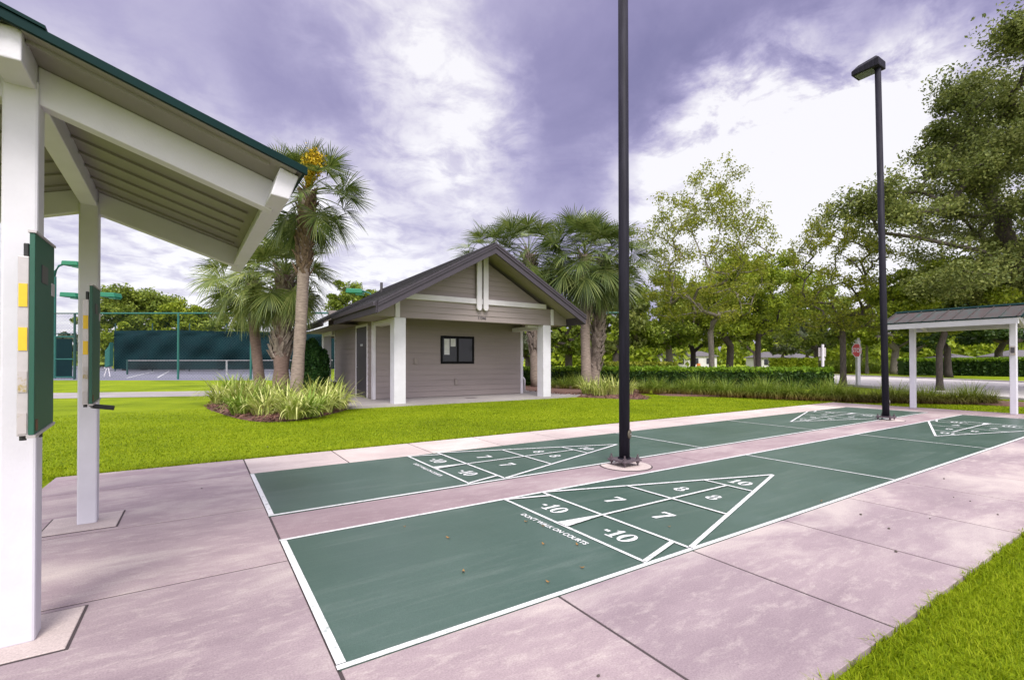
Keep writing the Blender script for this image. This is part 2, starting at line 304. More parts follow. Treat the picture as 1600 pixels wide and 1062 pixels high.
class MB:
    def __init__(s): s.v = []; s.f = []
    def add(s, V, F):
        o = len(s.v); s.v += [tuple(float(c) for c in p) for p in V]; s.f += [tuple(i + o for i in f) for f in F]; return s
    def box(s, x0, x1, y0, y1, z0, z1):
        return s.add([(x0, y0, z0), (x1, y0, z0), (x1, y1, z0), (x0, y1, z0), (x0, y0, z1), (x1, y0, z1), (x1, y1, z1), (x0, y1, z1)],
                     [(0, 3, 2, 1), (4, 5, 6, 7), (0, 1, 5, 4), (1, 2, 6, 5), (2, 3, 7, 6), (3, 0, 4, 7)])
    def beam(s, a, b, wdt, h, up=(0, 0, 1)):
        a = Vector(a); b = Vector(b); d = (b - a).normalized(); sd_ = d.cross(Vector(up)).normalized(); u = sd_.cross(d)
        V = []
        for p in (a, b):
            for i, j in ((-1, -1), (1, -1), (1, 1), (-1, 1)): V.append(p + sd_ * (i * wdt / 2) + u * (j * h / 2))
        return s.add(V, [(0, 1, 2, 3)[::-1], (4, 5, 6, 7), (0, 1, 5, 4), (1, 2, 6, 5), (2, 3, 7, 6), (3, 0, 4, 7)])
    def prism(s, poly, off):
        n = len(poly); off = Vector(off); A = [Vector(p) for p in poly]
        return s.add(A + [p + off for p in A], [tuple(range(n))[::-1], tuple(range(n, 2 * n))] + [(i, (i + 1) % n, (i + 1) % n + n, i + n) for i in range(n)])
    def tube(s, pts, rad, n=10, cap=True):
        pts = [np.asarray(p, float) for p in pts]; k = len(pts); V = []; F = []
        for i, p in enumerate(pts):
            d = pts[min(i + 1, k - 1)] - pts[max(i - 1, 0)]; d = d / (np.linalg.norm(d) + 1e-9)
            a = np.cross(d, (0, 0, 1) if abs(d[2]) < .9 else (1, 0, 0)); a /= np.linalg.norm(a); b = np.cross(d, a)
            r = rad[i] if hasattr(rad, '__len__') else rad
            for j in range(n):
                t = 2 * math.pi * j / n; V.append(p + r * (a * math.cos(t) + b * math.sin(t)))
        for i in range(k - 1):
            for j in range(n): F.append((i * n + j, i * n + (j + 1) % n, (i + 1) * n + (j + 1) % n, (i + 1) * n + j))
        if cap: F += [tuple(range(n))[::-1], tuple(range((k - 1) * n, k * n))]
        return s.add(V, F)
    def flat(s, poly, z): return s.add([(x, y, z) for x, y in poly], [tuple(range(len(poly)))])
    def line(s, a, b, wd, z, wd2=None):
        a = np.array(a, float); b = np.array(b, float); d = (b - a) / np.linalg.norm(b - a); n = np.array([-d[1], d[0]]); w2 = wd if wd2 is None else wd2
        return s.flat([a - n * wd / 2, b - n * w2 / 2, b + n * w2 / 2, a + n * wd / 2], z)
    def ball(s, c, r, n=12, m_=8, sq=(1, 1, 1)):
        V = []; F = []
        for i in range(m_ + 1):
            for j in range(n):
                a = math.pi * i / m_; b = 2 * math.pi * j / n; V.append((c[0] + r * sq[0] * math.sin(a) * math.cos(b), c[1] + r * sq[1] * math.sin(a) * math.sin(b), c[2] + r * sq[2] * math.cos(a)))
        for i in range(m_):
            for j in range(n): F.append((i * n + j, (i + 1) * n + j, (i + 1) * n + (j + 1) % n, i * n + (j + 1) % n))
        return s.add(V, F)
    def build(s, name, mat, parent=None, smooth=False, bevel=0, origin=None):
        return addmesh(name, s.v, s.f, mat, parent, smooth, bevel=bevel, origin=origin)
def dup(o, loc=None, rz=None, label=None, parent=None, group=None):
    c = o.copy(); COL.objects.link(c)
    if loc is not None: c.location = tuple(float(x) for x in loc)
    if rz is not None: c.rotation_euler = (0, 0, rz)
    if label: c['label'] = label
    if group: c['group'] = group
    if parent is not None: c.parent = parent
    for ch in o.children: dup(ch, parent=c)
    return c
def textmesh(name, body, size, mat, parent, mtx, off=0.0, extr=0.0, align='CENTER', shear=0.0):
    cu = bpy.data.curves.new('t', 'FONT'); cu.body = body; cu.size = size; cu.offset = off; cu.extrude = extr; cu.align_x = align; cu.shear = shear
    ob = bpy.data.objects.new('t', cu); COL.objects.link(ob); dg = bpy.context.evaluated_depsgraph_get(); dg.update()
    me = bpy.data.meshes.new_from_object(ob.evaluated_get(dg)); bpy.data.objects.remove(ob); bpy.data.curves.remove(cu)
    V = [mtx @ v.co for v in me.vertices]; F = [tuple(p.vertices) for p in me.polygons]; bpy.data.meshes.remove(me)
    return addmesh(name, V, F, mat, parent)
def struct(o): o['kind'] = 'structure'; return o
rng = np.random.default_rng(7)

# ------------------------------------------------------------------ ground
LZ = -0.03
struct(MB().flat([(-700, -300), (900, -300), (900, 1100), (-700, 1100)], LZ).build('lawn', M['lawn']))
struct(MB().box(-1.90, 17.37, -2.99, 3.62, -.10, -.004).build('pavement_base', M['seam']))
GAP = .0085
def panels(rects, mat, name='pavement'):
    b = MB()
    for x0, x1, y0, y1 in rects: b.box(x0 + GAP, x1 - GAP, y0 + GAP, y1 - GAP, -.08, 0)
    return struct(b.build(name, mat, bevel=.003))
left = [(-1.93, 0, -3.02, -.43), (-1.93, 0, -.43, 1.0), (-1.93, 0, 1.0, 2.60), (-1.93, 0, 2.60, 3.65)]
right = [(1.215 * i, 1.215 * (i + 1), -3.02, -1.8215) for i in range(13)]
panels(left + right + [(-1.93, 0, -4.3, -3.02)], M['concrete'])
panels([(1.215 * i - (.04 if i else 0), 1.215 * (i + 1) - .04, 2.60, 3.65) for i in range(13)], M['concrete_pale'])
panels([(0, 5.2, 0, .66), (5.2, 10.5, 0, .66), (10.5, 15.8, 0, .66)], M['concrete_strip'])
panels([(15.795, 17.4, -3.02, -1.0), (15.795, 17.4, -1.0, 1.3), (15.795, 17.4, 1.3, 3.65)], M['concrete_strip'])
def pad(cx, cy, sx, sy):
    struct(MB().box(cx - sx - .012, cx + sx + .012, cy - sy - .012, cy + sy + .012, -.01, .0025).build('pad_joint', M['seam']))
    struct(MB().box(cx - sx, cx + sx, cy - sy, cy + sy, -.01, .007).build('column_pad', M['concrete_pale'], bevel=.004))
pad(-1.27, -.73, .235, .235); pad(-1.32, 1.33, .235, .25)
struct(MB().flat([tuple(G(*p)[:2]) for p in ((-400, 624), (90, 621.5), (360, 617), (360, 609.5), (90, 613), (-400, 615))], LZ + .012).build('path', M['path']))
struct(MB().flat([tuple(G(*p)[:2]) for p in ((-500, 593.5), (400, 593.5), (520, 593.5), (470, 571.5), (120, 571.5), (-300, 571.5))], LZ + .008).build('tennis_court', M['tennis']))
for a, b in (((198, 590), (240, 580)), ((246, 589.5), (265, 579))):
    struct(MB().line(G(*a)[:2], G(*b)[:2], .12, LZ + .013).build('tennis_line', M['line']))
P0 = np.array([23.95, .33]); P1 = np.array([34.5, 12.6]); dr = (P1 - P0) / np.linalg.norm(P1 - P0); Q0 = np.array([46.2, 4.24]); Q1 = np.array([51.9, 12.3]); dq = (Q1 - Q0) / np.linalg.norm(Q1 - Q0)
struct(MB().flat([P0 - dr * 40, P1 + dr * 40, Q1 + dq * 70, Q0 - dq * 40], LZ + .01).build('road', M['road']))
kb = MB()
for a, b in ((P0 - dr * 40, P1 + dr * 40), (Q0 - dq * 40, Q1 + dq * 70)):
    kb.beam((*a, LZ + .04), (*b, LZ + .04), .2, .14)
struct(kb.build('kerb', M['road']))
struct(MB().line(G(880, 576.5)[:2], G(1170, 578)[:2], 9, LZ + .014).build('road', M['road']))
def blob_bed(name, pts):
    pts = np.array(pts); n = len(pts); out = []
    for i in range(n):
        for t in np.linspace(0, 1, 6, endpoint=False):
            p0, p1, p2, p3 = pts[i - 1], pts[i], pts[(i + 1) % n], pts[(i + 2) % n]
            out.append(.5 * ((2 * p1) + (-p0 + p2) * t + (2 * p0 - 5 * p1 + 4 * p2 - p3) * t ** 2 + (-p0 + 3 * p1 - 3 * p2 + p3) * t ** 3))
    out = np.array(out); c = out.mean(0); b = MB(); m_ = len(out); V = [(*p, LZ - .01) for p in out] + [(*(c + (p - c) * .93), .03) for p in out] + [(*(c + (p - c) * .6), .07) for p in out]
    F = [(k * m_ + i, k * m_ + (i + 1) % m_, (k + 1) * m_ + (i + 1) % m_, (k + 1) * m_ + i) for k in (0, 1) for i in range(m_)] + [tuple(range(2 * m_, 3 * m_))]
    b.add(V, F); struct(b.build(name, M['mulch'], smooth=True)); return out
bed1 = blob_bed('mulch_bed', [(-.35, 14.0), (-.12, 11.6), (.42, 9.0), (1.0, 8.25), (1.75, 8.55), (2.6, 9.6), (3.3, 10.9), (3.75, 13), (3.6, 17), (2.6, 21), (1.3, 21), (.2, 17.5)])
bed2 = blob_bed('mulch_bed', [(11.7, 12.6), (11.9, 11.2), (12.4, 9.6), (13.2, 8.3), (14.0, 8.6), (15.2, 10.2), (18, 12.5), (18.5, 17), (15.5, 19), (12.3, 16.5)])
bed3 = blob_bed('mulch_bed', [(15.6, 9.3), (17.0, 7.2), (18.7, 4.9), (19.9, 2.7), (20.4, -1.0), (22.2, -1.2), (22.8, 2), (22, 5.5), (20, 8.5), (17.5, 11)])
# mulch chips
def chips(n, outline, name, hole=None):
    c = outline.mean(0); V = []; t = rng.random(n); k = rng.integers(0, len(outline), n)
    P = c + (outline[k] - c) * (1 - .55 * t[:, None] ** 1.3) + rng.normal(0, .04, (n, 2))
    z = np.where(t < .12, .0, .035) + .02
    a = rng.random(n) * 6.28; L = rng.uniform(.02, .06, n); W = rng.uniform(.008, .02, n); tl = rng.normal(0, .3, (n, 2))
    d = np.c_[np.cos(a) * L, np.sin(a) * L, tl[:, 0] * L]; e = np.c_[-np.sin(a) * W, np.cos(a) * W, tl[:, 1] * W]
    B = np.c_[P, z]; V = np.stack([B - d - e, B + d - e, B + d + e, B - d + e], 1).reshape(-1, 3)
    tag(addmesh(name, V, np.arange(4 * n).reshape(n, 4), M['mulchchip'], origin=(c[0], c[1], 0)), 'reddish brown bark mulch chips around the plants', 'mulch', kind='stuff')
chips(5000, bed1, 'bark_mulch'); chips(2500, bed2, 'bark_mulch')

# ------------------------------------------------------------------ grass blades
def blades(P, h, wd, name, mat, label, bend=.5, seg=2):
    n = len(P); a = rng.random(n) * 6.283; L = h * rng.uniform(.55, 1.2, n); b = rng.uniform(.1, 1, n) * bend
    d = np.c_[np.cos(a), np.sin(a), np.zeros(n)]; s_ = np.c_[-np.sin(a), np.cos(a), np.zeros(n)] * (wd * rng.uniform(.6, 1.2, n))[:, None] / 2
    U = np.array([0, 0, 1.0]); rows = []
    p1 = P + U * (L * .55)[:, None] + d * (L * b * .28)[:, None]; p2 = P + U * (L * (1 - .25 * b))[:, None] + d * (L * b)[:, None]
    V = np.stack([P - s_, P + s_, p1 + s_ * .8, p1 - s_ * .8, p2 + s_ * .15, p2 - s_ * .15], 1).reshape(-1, 3)
    I = np.arange(n)[:, None] * 6; F = np.concatenate([I + np.array([0, 1, 2, 3]), I + np.array([3, 2, 4, 5])], 1).reshape(-1, 4)
    c = P.mean(0); tag(addmesh(name, V, F, mat, origin=c), label, 'grass', kind='stuff')
def scatter(n, x0, x1, y0, y1, keep):
    P = np.c_[rng.uniform(x0, x1, n), rng.uniform(y0, y1, n)]; P = P[keep(P)]; return np.c_[P, np.full(len(P), LZ)]
def inpoly(P, poly):
    x, y = P[:, 0], P[:, 1]; ins = np.zeros(len(P), bool); n = len(poly); j = n - 1
    for i in range(n):
        xi, yi = poly[i]; xj, yj = poly[j]; c = ((yi > y) != (yj > y)) & (x < (xj - xi) * (y - yi) / (yj - yi + 1e-12) + xi); ins ^= c; j = i
    return ins
def visible(P, margin=60):
    q = (np.c_[P, np.full(len(P), 0.0)] - CAMP) @ CAMM.T; u = CX + FPX * q[:, 0] / np.maximum(q[:, 2], .01); v = CY - FPX * q[:, 1] / np.maximum(q[:, 2], .01)
    return (q[:, 2] > .3) & (u > -250) & (u < 1850) & (v < 1250)
jag = lambda x: .02 * np.sin(x * 9) + .02 * np.sin(x * 23 + 1)
P = scatter(190000, 1.2, 8, -6.5, -3.0, lambda P: (P[:, 1] < -3.03 + jag(P[:, 0])) & visible(P) & (rng.random(len(P)) < np.clip(1.5 - (np.hypot(P[:, 0] + .5, P[:, 1] + 4) - 2.5) * .18, .2, 1)))
blades(P, .036, .0052, 'lawn_grass', M['grass'], 'bright green grass at the right edge of the pavement', 1.3)
P = scatter(7000, 1.2, 8, -3.10, -2.985, lambda P: (P[:, 1] < -3.015 + jag(P[:, 0])) & visible(P))
blades(P, .052, .0055, 'lawn_grass', M['grass'], 'taller grass blades leaning over the pavement edge', 1.3)
def lawnkeep(P):
    k = visible(P) & (P[:, 1] > 3.66 + .6 * jag(P[:, 0])) & ~inpoly(P, bed1) & ~inpoly(P, bed2) & ~inpoly(P, bed3)
    return k & ~((P[:, 0] > 3.0) & (P[:, 0] < 13) & (P[:, 1] > 10.55))
P = scatter(230000, -9, 17.5, 3.6, 13, lambda P: lawnkeep(P) & (rng.random(len(P)) < np.clip(1.35 - (P[:, 1] - 3.6) * .12, .25, 1)))
blades(P, .033, .012, 'lawn_grass', M['grass'], 'bright yellow green lawn between the courts and the small building', 1.9)
P = scatter(60000, -9, -1.9, -1, 4.5, lambda P: visible(P) & (P[:, 0] < -1.97 + jag(P[:, 1])))
blades(P, .05, .012, 'lawn_grass', M['grass'], 'lawn beside the left end of the pavement', 1.5)
P = scatter(9000, -1.97, 17.4, 3.645, 3.70, visible)
blades(P, .07, .010, 'lawn_grass', M['grass'], 'ragged grass fringe along the pale pavement strip', 1.1)
P = scatter(50000, 17.4, 24, -4, 4.5, lambda P: visible(P) & ~inpoly(P, bed3))
blades(P, .055, .02, 'lawn_grass', M['grass'], 'grass around the far shelter', 1.6)

# ------------------------------------------------------------------ courts
FT = .3048
def score_glyph(ch):             # fat serif numerals in a unit-high box, returned as (width, list of polygons)
    def ring(cx, cy, rx, ry, ix, iy, n=28, tilt=0):
        polys = []
        for i in range(n):
            a, b = 2 * math.pi * i / n, 2 * math.pi * (i + 1) / n
            polys.append([(cx + rx * math.cos(a), cy + ry * math.sin(a)), (cx + rx * math.cos(b), cy + ry * math.sin(b)), (cx + ix * math.cos(b), cy + iy * math.sin(b)), (cx + ix * math.cos(a), cy + iy * math.sin(a))])
        return polys
    if ch == '0': return .72, ring(.36, .5, .36, .5, .13, .41)
    if ch == '8': return .68, ring(.34, .74, .28, .26, .10, .17) + ring(.34, .27, .34, .28, .13, .17)
    if ch == '1': return .46, [[(.14, 0), (.34, 0), (.34, 1), (.20, 1), (.14, .9)], [(.0, 0), (.14, 0), (.14, .1), (.0, .08)], [(.34, 0), (.46, 0), (.46, .08), (.34, .1)], [(.0, .74), (.14, .80), (.14, .9), (.0, .82)]]
    if ch == '7': return .62, [[(.0, .76), (.08, .76), (.14, .84), (.62, .84), (.62, 1), (.05, 1), (.0, .98)], [(.14, 0), (.38, 0), (.44, .42), (.62, .84), (.44, .84), (.26, .46)]]
    if ch == '-': return .40, [[(.04, .38), (.32, .38), (.32, .56), (.04, .56)]]
def scorenum(parent, s, cx, cy, h, dx, dz):   # text runs toward -Y*dx, up is +X*dx
    b = MB(); tot = sum(score_glyph(c)[0] + .06 for c in s) - .06; x = -tot / 2
    for c in s:
        wd, polys = score_glyph(c)
        for p in polys:
            q = [(cx + dx * ((v - .5) * h), cy - dx * (x + u) * h * .95) for u, v in p]; b.flat(q, dz)
        x += wd + .06
    return b.build('score_number', M['line'], parent)
def court_thing(y0, y1, label, left_line):
    L = 15.80; yc = (y0 + y1) / 2; k = (y0 - y1) / 1.83
    t = thing('shuffleboard_court', label, 'shuffleboard court', (0, yc, 0), 'shuffleboard courts')
    MB().box(0.0, L, y1, y0, -.06, .0035).build('playing_surface', M['court'], t)
    z = .0065; lw = .028
    e = MB(); e.line((.017, y0 - .04), (.017, y1 + .04), .042, z + .0005).line((-.008, y1 + .017), (L, y1 + .017), .036, z)
    if left_line: e.line((-.008, y0 - .017), (L, y0 - .017), .034, z)
    e.line((L - .017, y0), (L - .017, y1), .04, z + .0007); e.build('boundary_line', M['line'], t)
    for xd in (20 * FT, L - 20 * FT): MB().line((xd, y0 - .03), (xd, y1 + .03), .028, z + .001).build('dead_line', M['line'], t)
    for sgn, xo in ((1, 0), (-1, L)):
        X = lambda f: xo + sgn * f * FT
        Y = lambda f: yc + sgn * f * FT * k      # f feet left of the centre, seen from the end
        b = MB()
        b.line((X(6.5), Y(2.96)), (X(6.5), Y(-2.96)), lw, z + .002)
        b.line((X(8), Y(2.96)), (X(8), Y(-2.96)), lw, z + .003)
        for q in (1, -1):
            b.line((X(8), Y(2.9 * q)), (X(17), 0 + Y(0)), .036, z + .004 + .001 * q)
            b.line((X(6.5), Y(2.85 * q)), (X(8), Y(2.42 * q)), .036, z + .006)
        b.line((X(11), Y(1.95)), (X(11), Y(-1.95)), lw, z + .007); b.line((X(14), Y(.97)), (X(14), Y(-.97)), lw, z + .007)
        b.line((X(8), Y(0)), (X(14), Y(0)), lw, z + .008)
        b.line((X(6.5), Y(0)), (X(8), Y(0)), .13, z + .009, .015)
        b.build('score_triangle', M['line'], t)
        for q in (1, -1):
            scorenum(t, '-10', X(7.25), Y(1.35 * q), .185, sgn, z); scorenum(t, '7', X(9.4), Y(.95 * q), .215, sgn, z); scorenum(t, '8', X(12.3), Y(.62 * q), .18, sgn, z)
        scorenum(t, '10', X(14.85), Y(0.0), .19, sgn, z)
        mt = Matrix.Translation((X(6.07), yc, z)) @ Matrix.Rotation(-math.pi / 2 if sgn > 0 else math.pi / 2, 4, 'Z')
        textmesh('warning_lettering', "DON'T WALK ON COURTS", .068, M['line'], t, mt, off=.002)
    return t
court_thing(0.0, -1.83, 'dark green shuffleboard court nearest the camera with white scoring triangles', True)
court_thing(2.58, .66, 'dark green shuffleboard court beyond the centre strip, nearer the lawn', False)

# ------------------------------------------------------------------ shelters
def shelter():
    xc, yc = -1.23, .31
    t = thing('shade_shelter', 'white timber shelter with green metal gable roof at near left end of the courts', 'shelter', (xc, yc, 0), 'shelters at the ends of the courts')
    for y in (-.73, 1.35): MB().box(xc - .064, xc + .064, y - .066, y + .066, .0, 2.70).build('column', M['white'], t, bevel=.012)
    MB().box(xc - .055, xc + .055, -1.06, 1.68, 2.655, 2.80).build('ridge_beam', M['white'], t, bevel=.006)
    S = .325
    for sx in (1, -1):
        for y in (-.73, 1.35):
            z0 = 2.80; p = []
            for d, off in ((.056, 0), (1.09, 0), (1.09, -.185), (.056, -.185)): p.append((xc + sx * d, y - .045, z0 - S * d + off))
            MB().prism(p, (0, .09, 0)).build('rafter', M['white'], t, bevel=.006)
        x0, x1 = 1.092, 1.19
        p = [(xc + sx * x0, -1.03, 2.80 - S * x0 - .002), (xc + sx * x1, -1.03, 2.80 - S * x1 - .002), (xc + sx * (x1 - .05), -1.03, 2.80 - S * x1 - .145), (xc + sx * (x0 - .048), -1.03, 2.80 - S * x0 - .165)]
        MB().prism(p, (0, 2.68, 0)).build('eave_beam', M['white'], t, bevel=.006)
        # roof sheet with ribs below and standing seams above
        ye0, ye1, xe = -1.10, 1.72, 1.20
        z = lambda d: 2.805 - S * d
        b = MB(); b.prism([(xc, ye0, z(0)), (xc + sx * xe, ye0, z(xe)), (xc + sx * xe, ye0, z(xe) + .022), (xc, ye0, z(0) + .022)], (0, ye1 - ye0, 0))
        rp = b.build('roof_panel', M['oldroof'] if sx > 0 else M['oldroof'], t)
        s_ = MB(); y = ye0 + .10
        while y < ye1 - .1:
            s_.beam((xc + sx * .06, y, z(.06) - .012), (xc + sx * (xe - .16), y, z(xe - .16) - .012), .030, .018); y += .27
        # soffit sheet
        s_.prism([(xc + sx * .056, ye0 + .01, z(.056) - .004), (xc + sx * (xe - .03), ye0 + .01, z(xe - .03) - .004), (xc + sx * (xe - .03), ye0 + .01, z(xe - .03) - .001), (xc + sx * .056, ye0 + .01, z(.056) - .001)], (0, ye1 - ye0 - .02, 0))
        s_.build('soffit', M['soffit_metal'], rp)
        u = MB(); y = ye0 + .03
        while y < ye1:
            u.beam((xc + sx * .05, y, z(.05) + .034), (xc + sx * xe, y, z(xe) + .034), .016, .026); y += .30
        u.build('standing_seam', M['oldroof'], rp)
        for yy in (ye0 - .012, ye1 - .012):
            MB().prism([(xc + sx * .0, yy, z(0) - .006), (xc + sx * (xe + .02), yy, z(xe + .02) - .006), (xc + sx * (xe + .02), yy, z(xe + .02) + .034), (xc, yy, z(0) + .034)], (0, .024, 0)).build('rake_trim', M['roofgreen'], t)
        MB().prism([(xc + sx * (xe + .001), ye0 + .014, z(xe) + .004), (xc + sx * (xe + .018), ye0 + .014, z(xe) + .004), (xc + sx * (xe + .018), ye0 + .014, z(xe) + .03), (xc + sx * (xe + .001), ye0 + .014, z(xe) + .03)], (0, ye1 - ye0 - .03, 0)).build('eave_trim', M['roofgreen'], t)
    p = [(xc - .14, ye0 - .02, 2.805 - .14 * S + .038), (xc, ye0 - .02, 2.805 + .038), (xc + .14, ye0 - .02, 2.805 - .14 * S + .038), (xc + .14, ye0 - .02, 2.805 - .14 * S + .052), (xc, ye0 - .02, 2.805 + .054), (xc - .14, ye0 - .02, 2.805 - .14 * S + .052)]
    MB().prism(p, (0, ye1 - ye0 + .04, 0)).build('ridge_cap', M['roofgreen'], t)
    return t
near_shelter = shelter(); near_shelter.location = (-1.266, .295, 0); near_shelter.rotation_euler = (0, 0, R(1.65))
far_shelter = dup(near_shelter, (17.05, .33, 0), math.pi, 'white timber shelter with weathered metal roof at the far right end of the courts')
pl = thing('notice_plate', 'small dark grey plate on the right column of the far shelter', 'plate', (16.97, -.71, 1.5))
MB().box(16.955, 16.978, -.765, -.665, 1.52, 1.76).build('backing', M['tagworn'], pl, bevel=.003); MB().box(16.945, 16.954, -.75, -.68, 1.58, 1.72).build('panel', M['door'], pl)

def scoreboard():
    x = -1.235 + .07; y = -1.0
    t = thing('score_board', 'green score board on the near column, yellow tags down its metal edge', 'score board', (x, y, 1.0), 'score boards on the shelter columns')
    pn = MB().prism([(x + .045, y - .12, 1.025), (x + .045, y + .205, 1.05), (x + .045, y + .205, 1.90), (x + .045, y - .12, 1.90)], (.018, 0, 0)).build('panel', M['board'], t, bevel=.002)
    MB().beam((x + .054, y - .125, 1.018), (x + .054, y + .21, 1.043), .03, .012).build('edge_trim', M['alu'], t); MB().beam((x + .054, y - .125, 1.906), (x + .054, y + .21, 1.906), .028, .01).build('edge_trim', M['alu'], t)
    MB().box(x + .0635, x + .066, y - .10, y - .07, 1.04, 1.09).build('rust_patch', M['board_wear'], pn)
    MB().box(x + .0635, x + .066, y + .15, y + .20, 1.66, 1.72).build('sticker', M['alu'], pn); MB().box(x + .0635, x + .066, y - .02, y + .08, 1.70, 1.78).build('sticker', M['door'], pn)
    ra = MB().box(x + .004, x + .040, y - .10, y - .06, 1.02, 1.80).build('score_rail', M['alu'], t, bevel=.003)
    for z0, z1, mt in ((1.03, 1.12, 'tagworn'), (1.21, 1.30, 'tagworn'), (1.39, 1.49, 'yellow'), (1.58, 1.68, 'yellow')):
        MB().box(x + .008, x + .036, y - .104, y - .0995, z0, z1).build('score_tag', M[mt], ra)
    MB().box(x + .018, x + .036, y - .085, y - .06, 1.801, 1.86).build('hook', M['black'], t, bevel=.004)
    MB().tube([(x + .02, y - .08, 1.02), (x + .02, y - .08, 1.0)], .012, 8).build('knob', M['black'], t); MB().tube([(x + .05, y + .05, 1.03), (x + .05, y + .05, .995)], .007, 8).build('bolt', M['black'], t)
    MB().box(x + .0, x + .044, y + .15, y + .20, 1.2, 1.24).build('bracket', M['steel'], t); MB().box(x + .0, x + .044, y + .15, y + .20, 1.7, 1.74).build('bracket', M['steel'], t)
    t.location.x -= .012
    return t
sb = scoreboard(); sb2 = dup(sb, (-1.295 + .05, .80, 1.01), None, 'green score board on the second shelter column with a black handle below')
lv = MB(); b0 = np.array(sb2.location)
lv.beam((b0[0] + .03, b0[1] + .1, b0[2] - .005), (b0[0] + .155, b0[1] + .15, b0[2] - .03), .06, .035); lv.tube([(b0[0] + .03, b0[1] + .02, b0[2] + .01), (b0[0] + .05, b0[1] + .12, b0[2] - .01)], .014, 8)
lv.build('handle', M['black'], sb2, bevel=.006)

# ------------------------------------------------------------------ light poles
def lightpole():
    x, y = 4.13, .45; t = thing('light_pole', 'dark grey lamp post standing mid-court on the centre strip, nearest the camera', 'lamp post', (x, y, 0), 'lamp posts on the centre strip')
    MB().tube([(x, y, .085), (x, y, 3), (x, y, 8.20)], [.069, .068, .062], 28).build('shaft', M['pole'], t, smooth=True)
    MB().box(x - .155, x + .155, y - .155, y + .155, .065, .088).build('base_plate', M['iron'], t, bevel=.004)
    MB().tube([(x, y, .0885), (x, y, .105)], .082, 24).build('weld_collar', M['pole'], t)
    for i in (-1, 1):
        for j in (-1, 1):
            bx, by = x + i * .118, y + j * .118; b = MB(); b.tube([(bx, by, .006), (bx, by, .15)], .011, 10); b.tube([(bx, by, .0885), (bx, by, .113)], .024, 6); b.tube([(bx, by, .04), (bx, by, .0645)], .024, 6); b.build('anchor_bolt', M['iron'], t)
    a = R(-62); d = np.array([math.cos(a), math.sin(a), 0]); c = np.array([x, y, .41])
    cv = MB().tube([c + d * .060, c + d * .078, c + d * .082], [.058, .058, .048], 24).build('hand_hole_cover', M['bronze'], t); MB().tube([c + d * .0821, c + d * .088], .008, 8).build('screw', M['steel'], cv)
    X0, X1, Y0, Y1 = x - .20, x + .20, y - .09, y + .47
    b = MB(); z0 = 8.21
    V = [(X0, Y0, z0), (X1, Y0, z0), (X1, Y1, z0), (X0, Y1, z0), (X0, Y0, z0 + .18), (X1, Y0, z0 + .18), (X1, Y1, z0 + .10), (X0, Y1, z0 + .10), (X0 + .08, Y0 + .08, z0 + .27), (X1 - .08, Y0 + .08, z0 + .27), (X1 - .08, Y1 - .12, z0 + .22), (X0 + .08, Y1 - .12, z0 + .22)]
    b.add(V, [(3, 2, 1, 0), (0, 1, 5, 4), (1, 2, 6, 5), (2, 3, 7, 6), (3, 0, 4, 7), (4, 5, 9, 8), (5, 6, 10, 9), (6, 7, 11, 10), (7, 4, 8, 11), (8, 9, 10, 11)])
    h = b.build('lamp_head', M['pole'], t, bevel=.015)
    MB().box(X0 + .05, X1 - .05, Y0 + .15, Y1 - .05, z0 - .012, z0 - .001).build('lens', M['lens'], h)
    return t
lp = lightpole(); lp2 = dup(lp, (12.86, .60, 0), None, 'dark grey lamp post with shoebox lamp, standing farther along the centre strip')
lp2.rotation_euler = Matrix.Rotation(R(-.9), 3, Vector((.5458, .8378, 0))).to_euler()
for cx, cy in ((4.13, .43), (12.86, .58)):
    ring = lambda r, z: MB().flat([(cx + r * math.cos(a), min(max(cy + r * math.sin(a), .028), .640)) for a in np.linspace(0, 6.2832, 48, endpoint=False)], z)
    struct(ring(.340, .0015).build('footing_joint', M['seam'])); struct(ring(.322, .0055).build('pole_footing', M['concrete_pale']))

# ------------------------------------------------------------------ fallen leaves and bits
for i, (px, py) in enumerate(((724, 893), (849, 850), (902, 851), (856, 909), (910, 887), (632, 823), (849, 822), (1283, 783), (822, 815), (1046, 823), (700, 840))):
    p = G(px, py, .006); s_ = .010 + .008 * rng.random(); a = rng.random() * 6
    V = [(p[0] + s_ * r_ * math.cos(a + q), p[1] + s_ * r_ * math.sin(a + q), .0075 + z_) for q, r_, z_ in ((0, 1.3, .012), (.8, .7, .002), (2.2, .8, .006), (3.14, 1.2, .014), (4.1, .75, .003), (5.4, .7, .002))]
    tag(addmesh('fallen_leaf', V, [(0, 1, 2, 3, 4, 5)], M['deadleaf'], origin=p), 'small curled brown leaf lying on the green near court', 'leaf', 'fallen leaves on the near court')
for px, py in ((1345, 804), (1389, 826), (1453, 810), (1475, 748), (1516, 783), (1559, 804), (1490, 777), (300, 720), (935, 1056), (418, 698), (315, 763), (1400, 862)):
    p = G(px, py, .0); s_ = .006 + .005 * rng.random()
    tag(MB().ball((p[0], p[1], s_ * .5), s_, 7, 5, (1.3, .9, .6)).build('acorn', M['bark'], origin=(p[0], p[1], 0)), 'tiny dark speck of tree litter on the pavement', 'litter', 'specks of litter on the pavement')

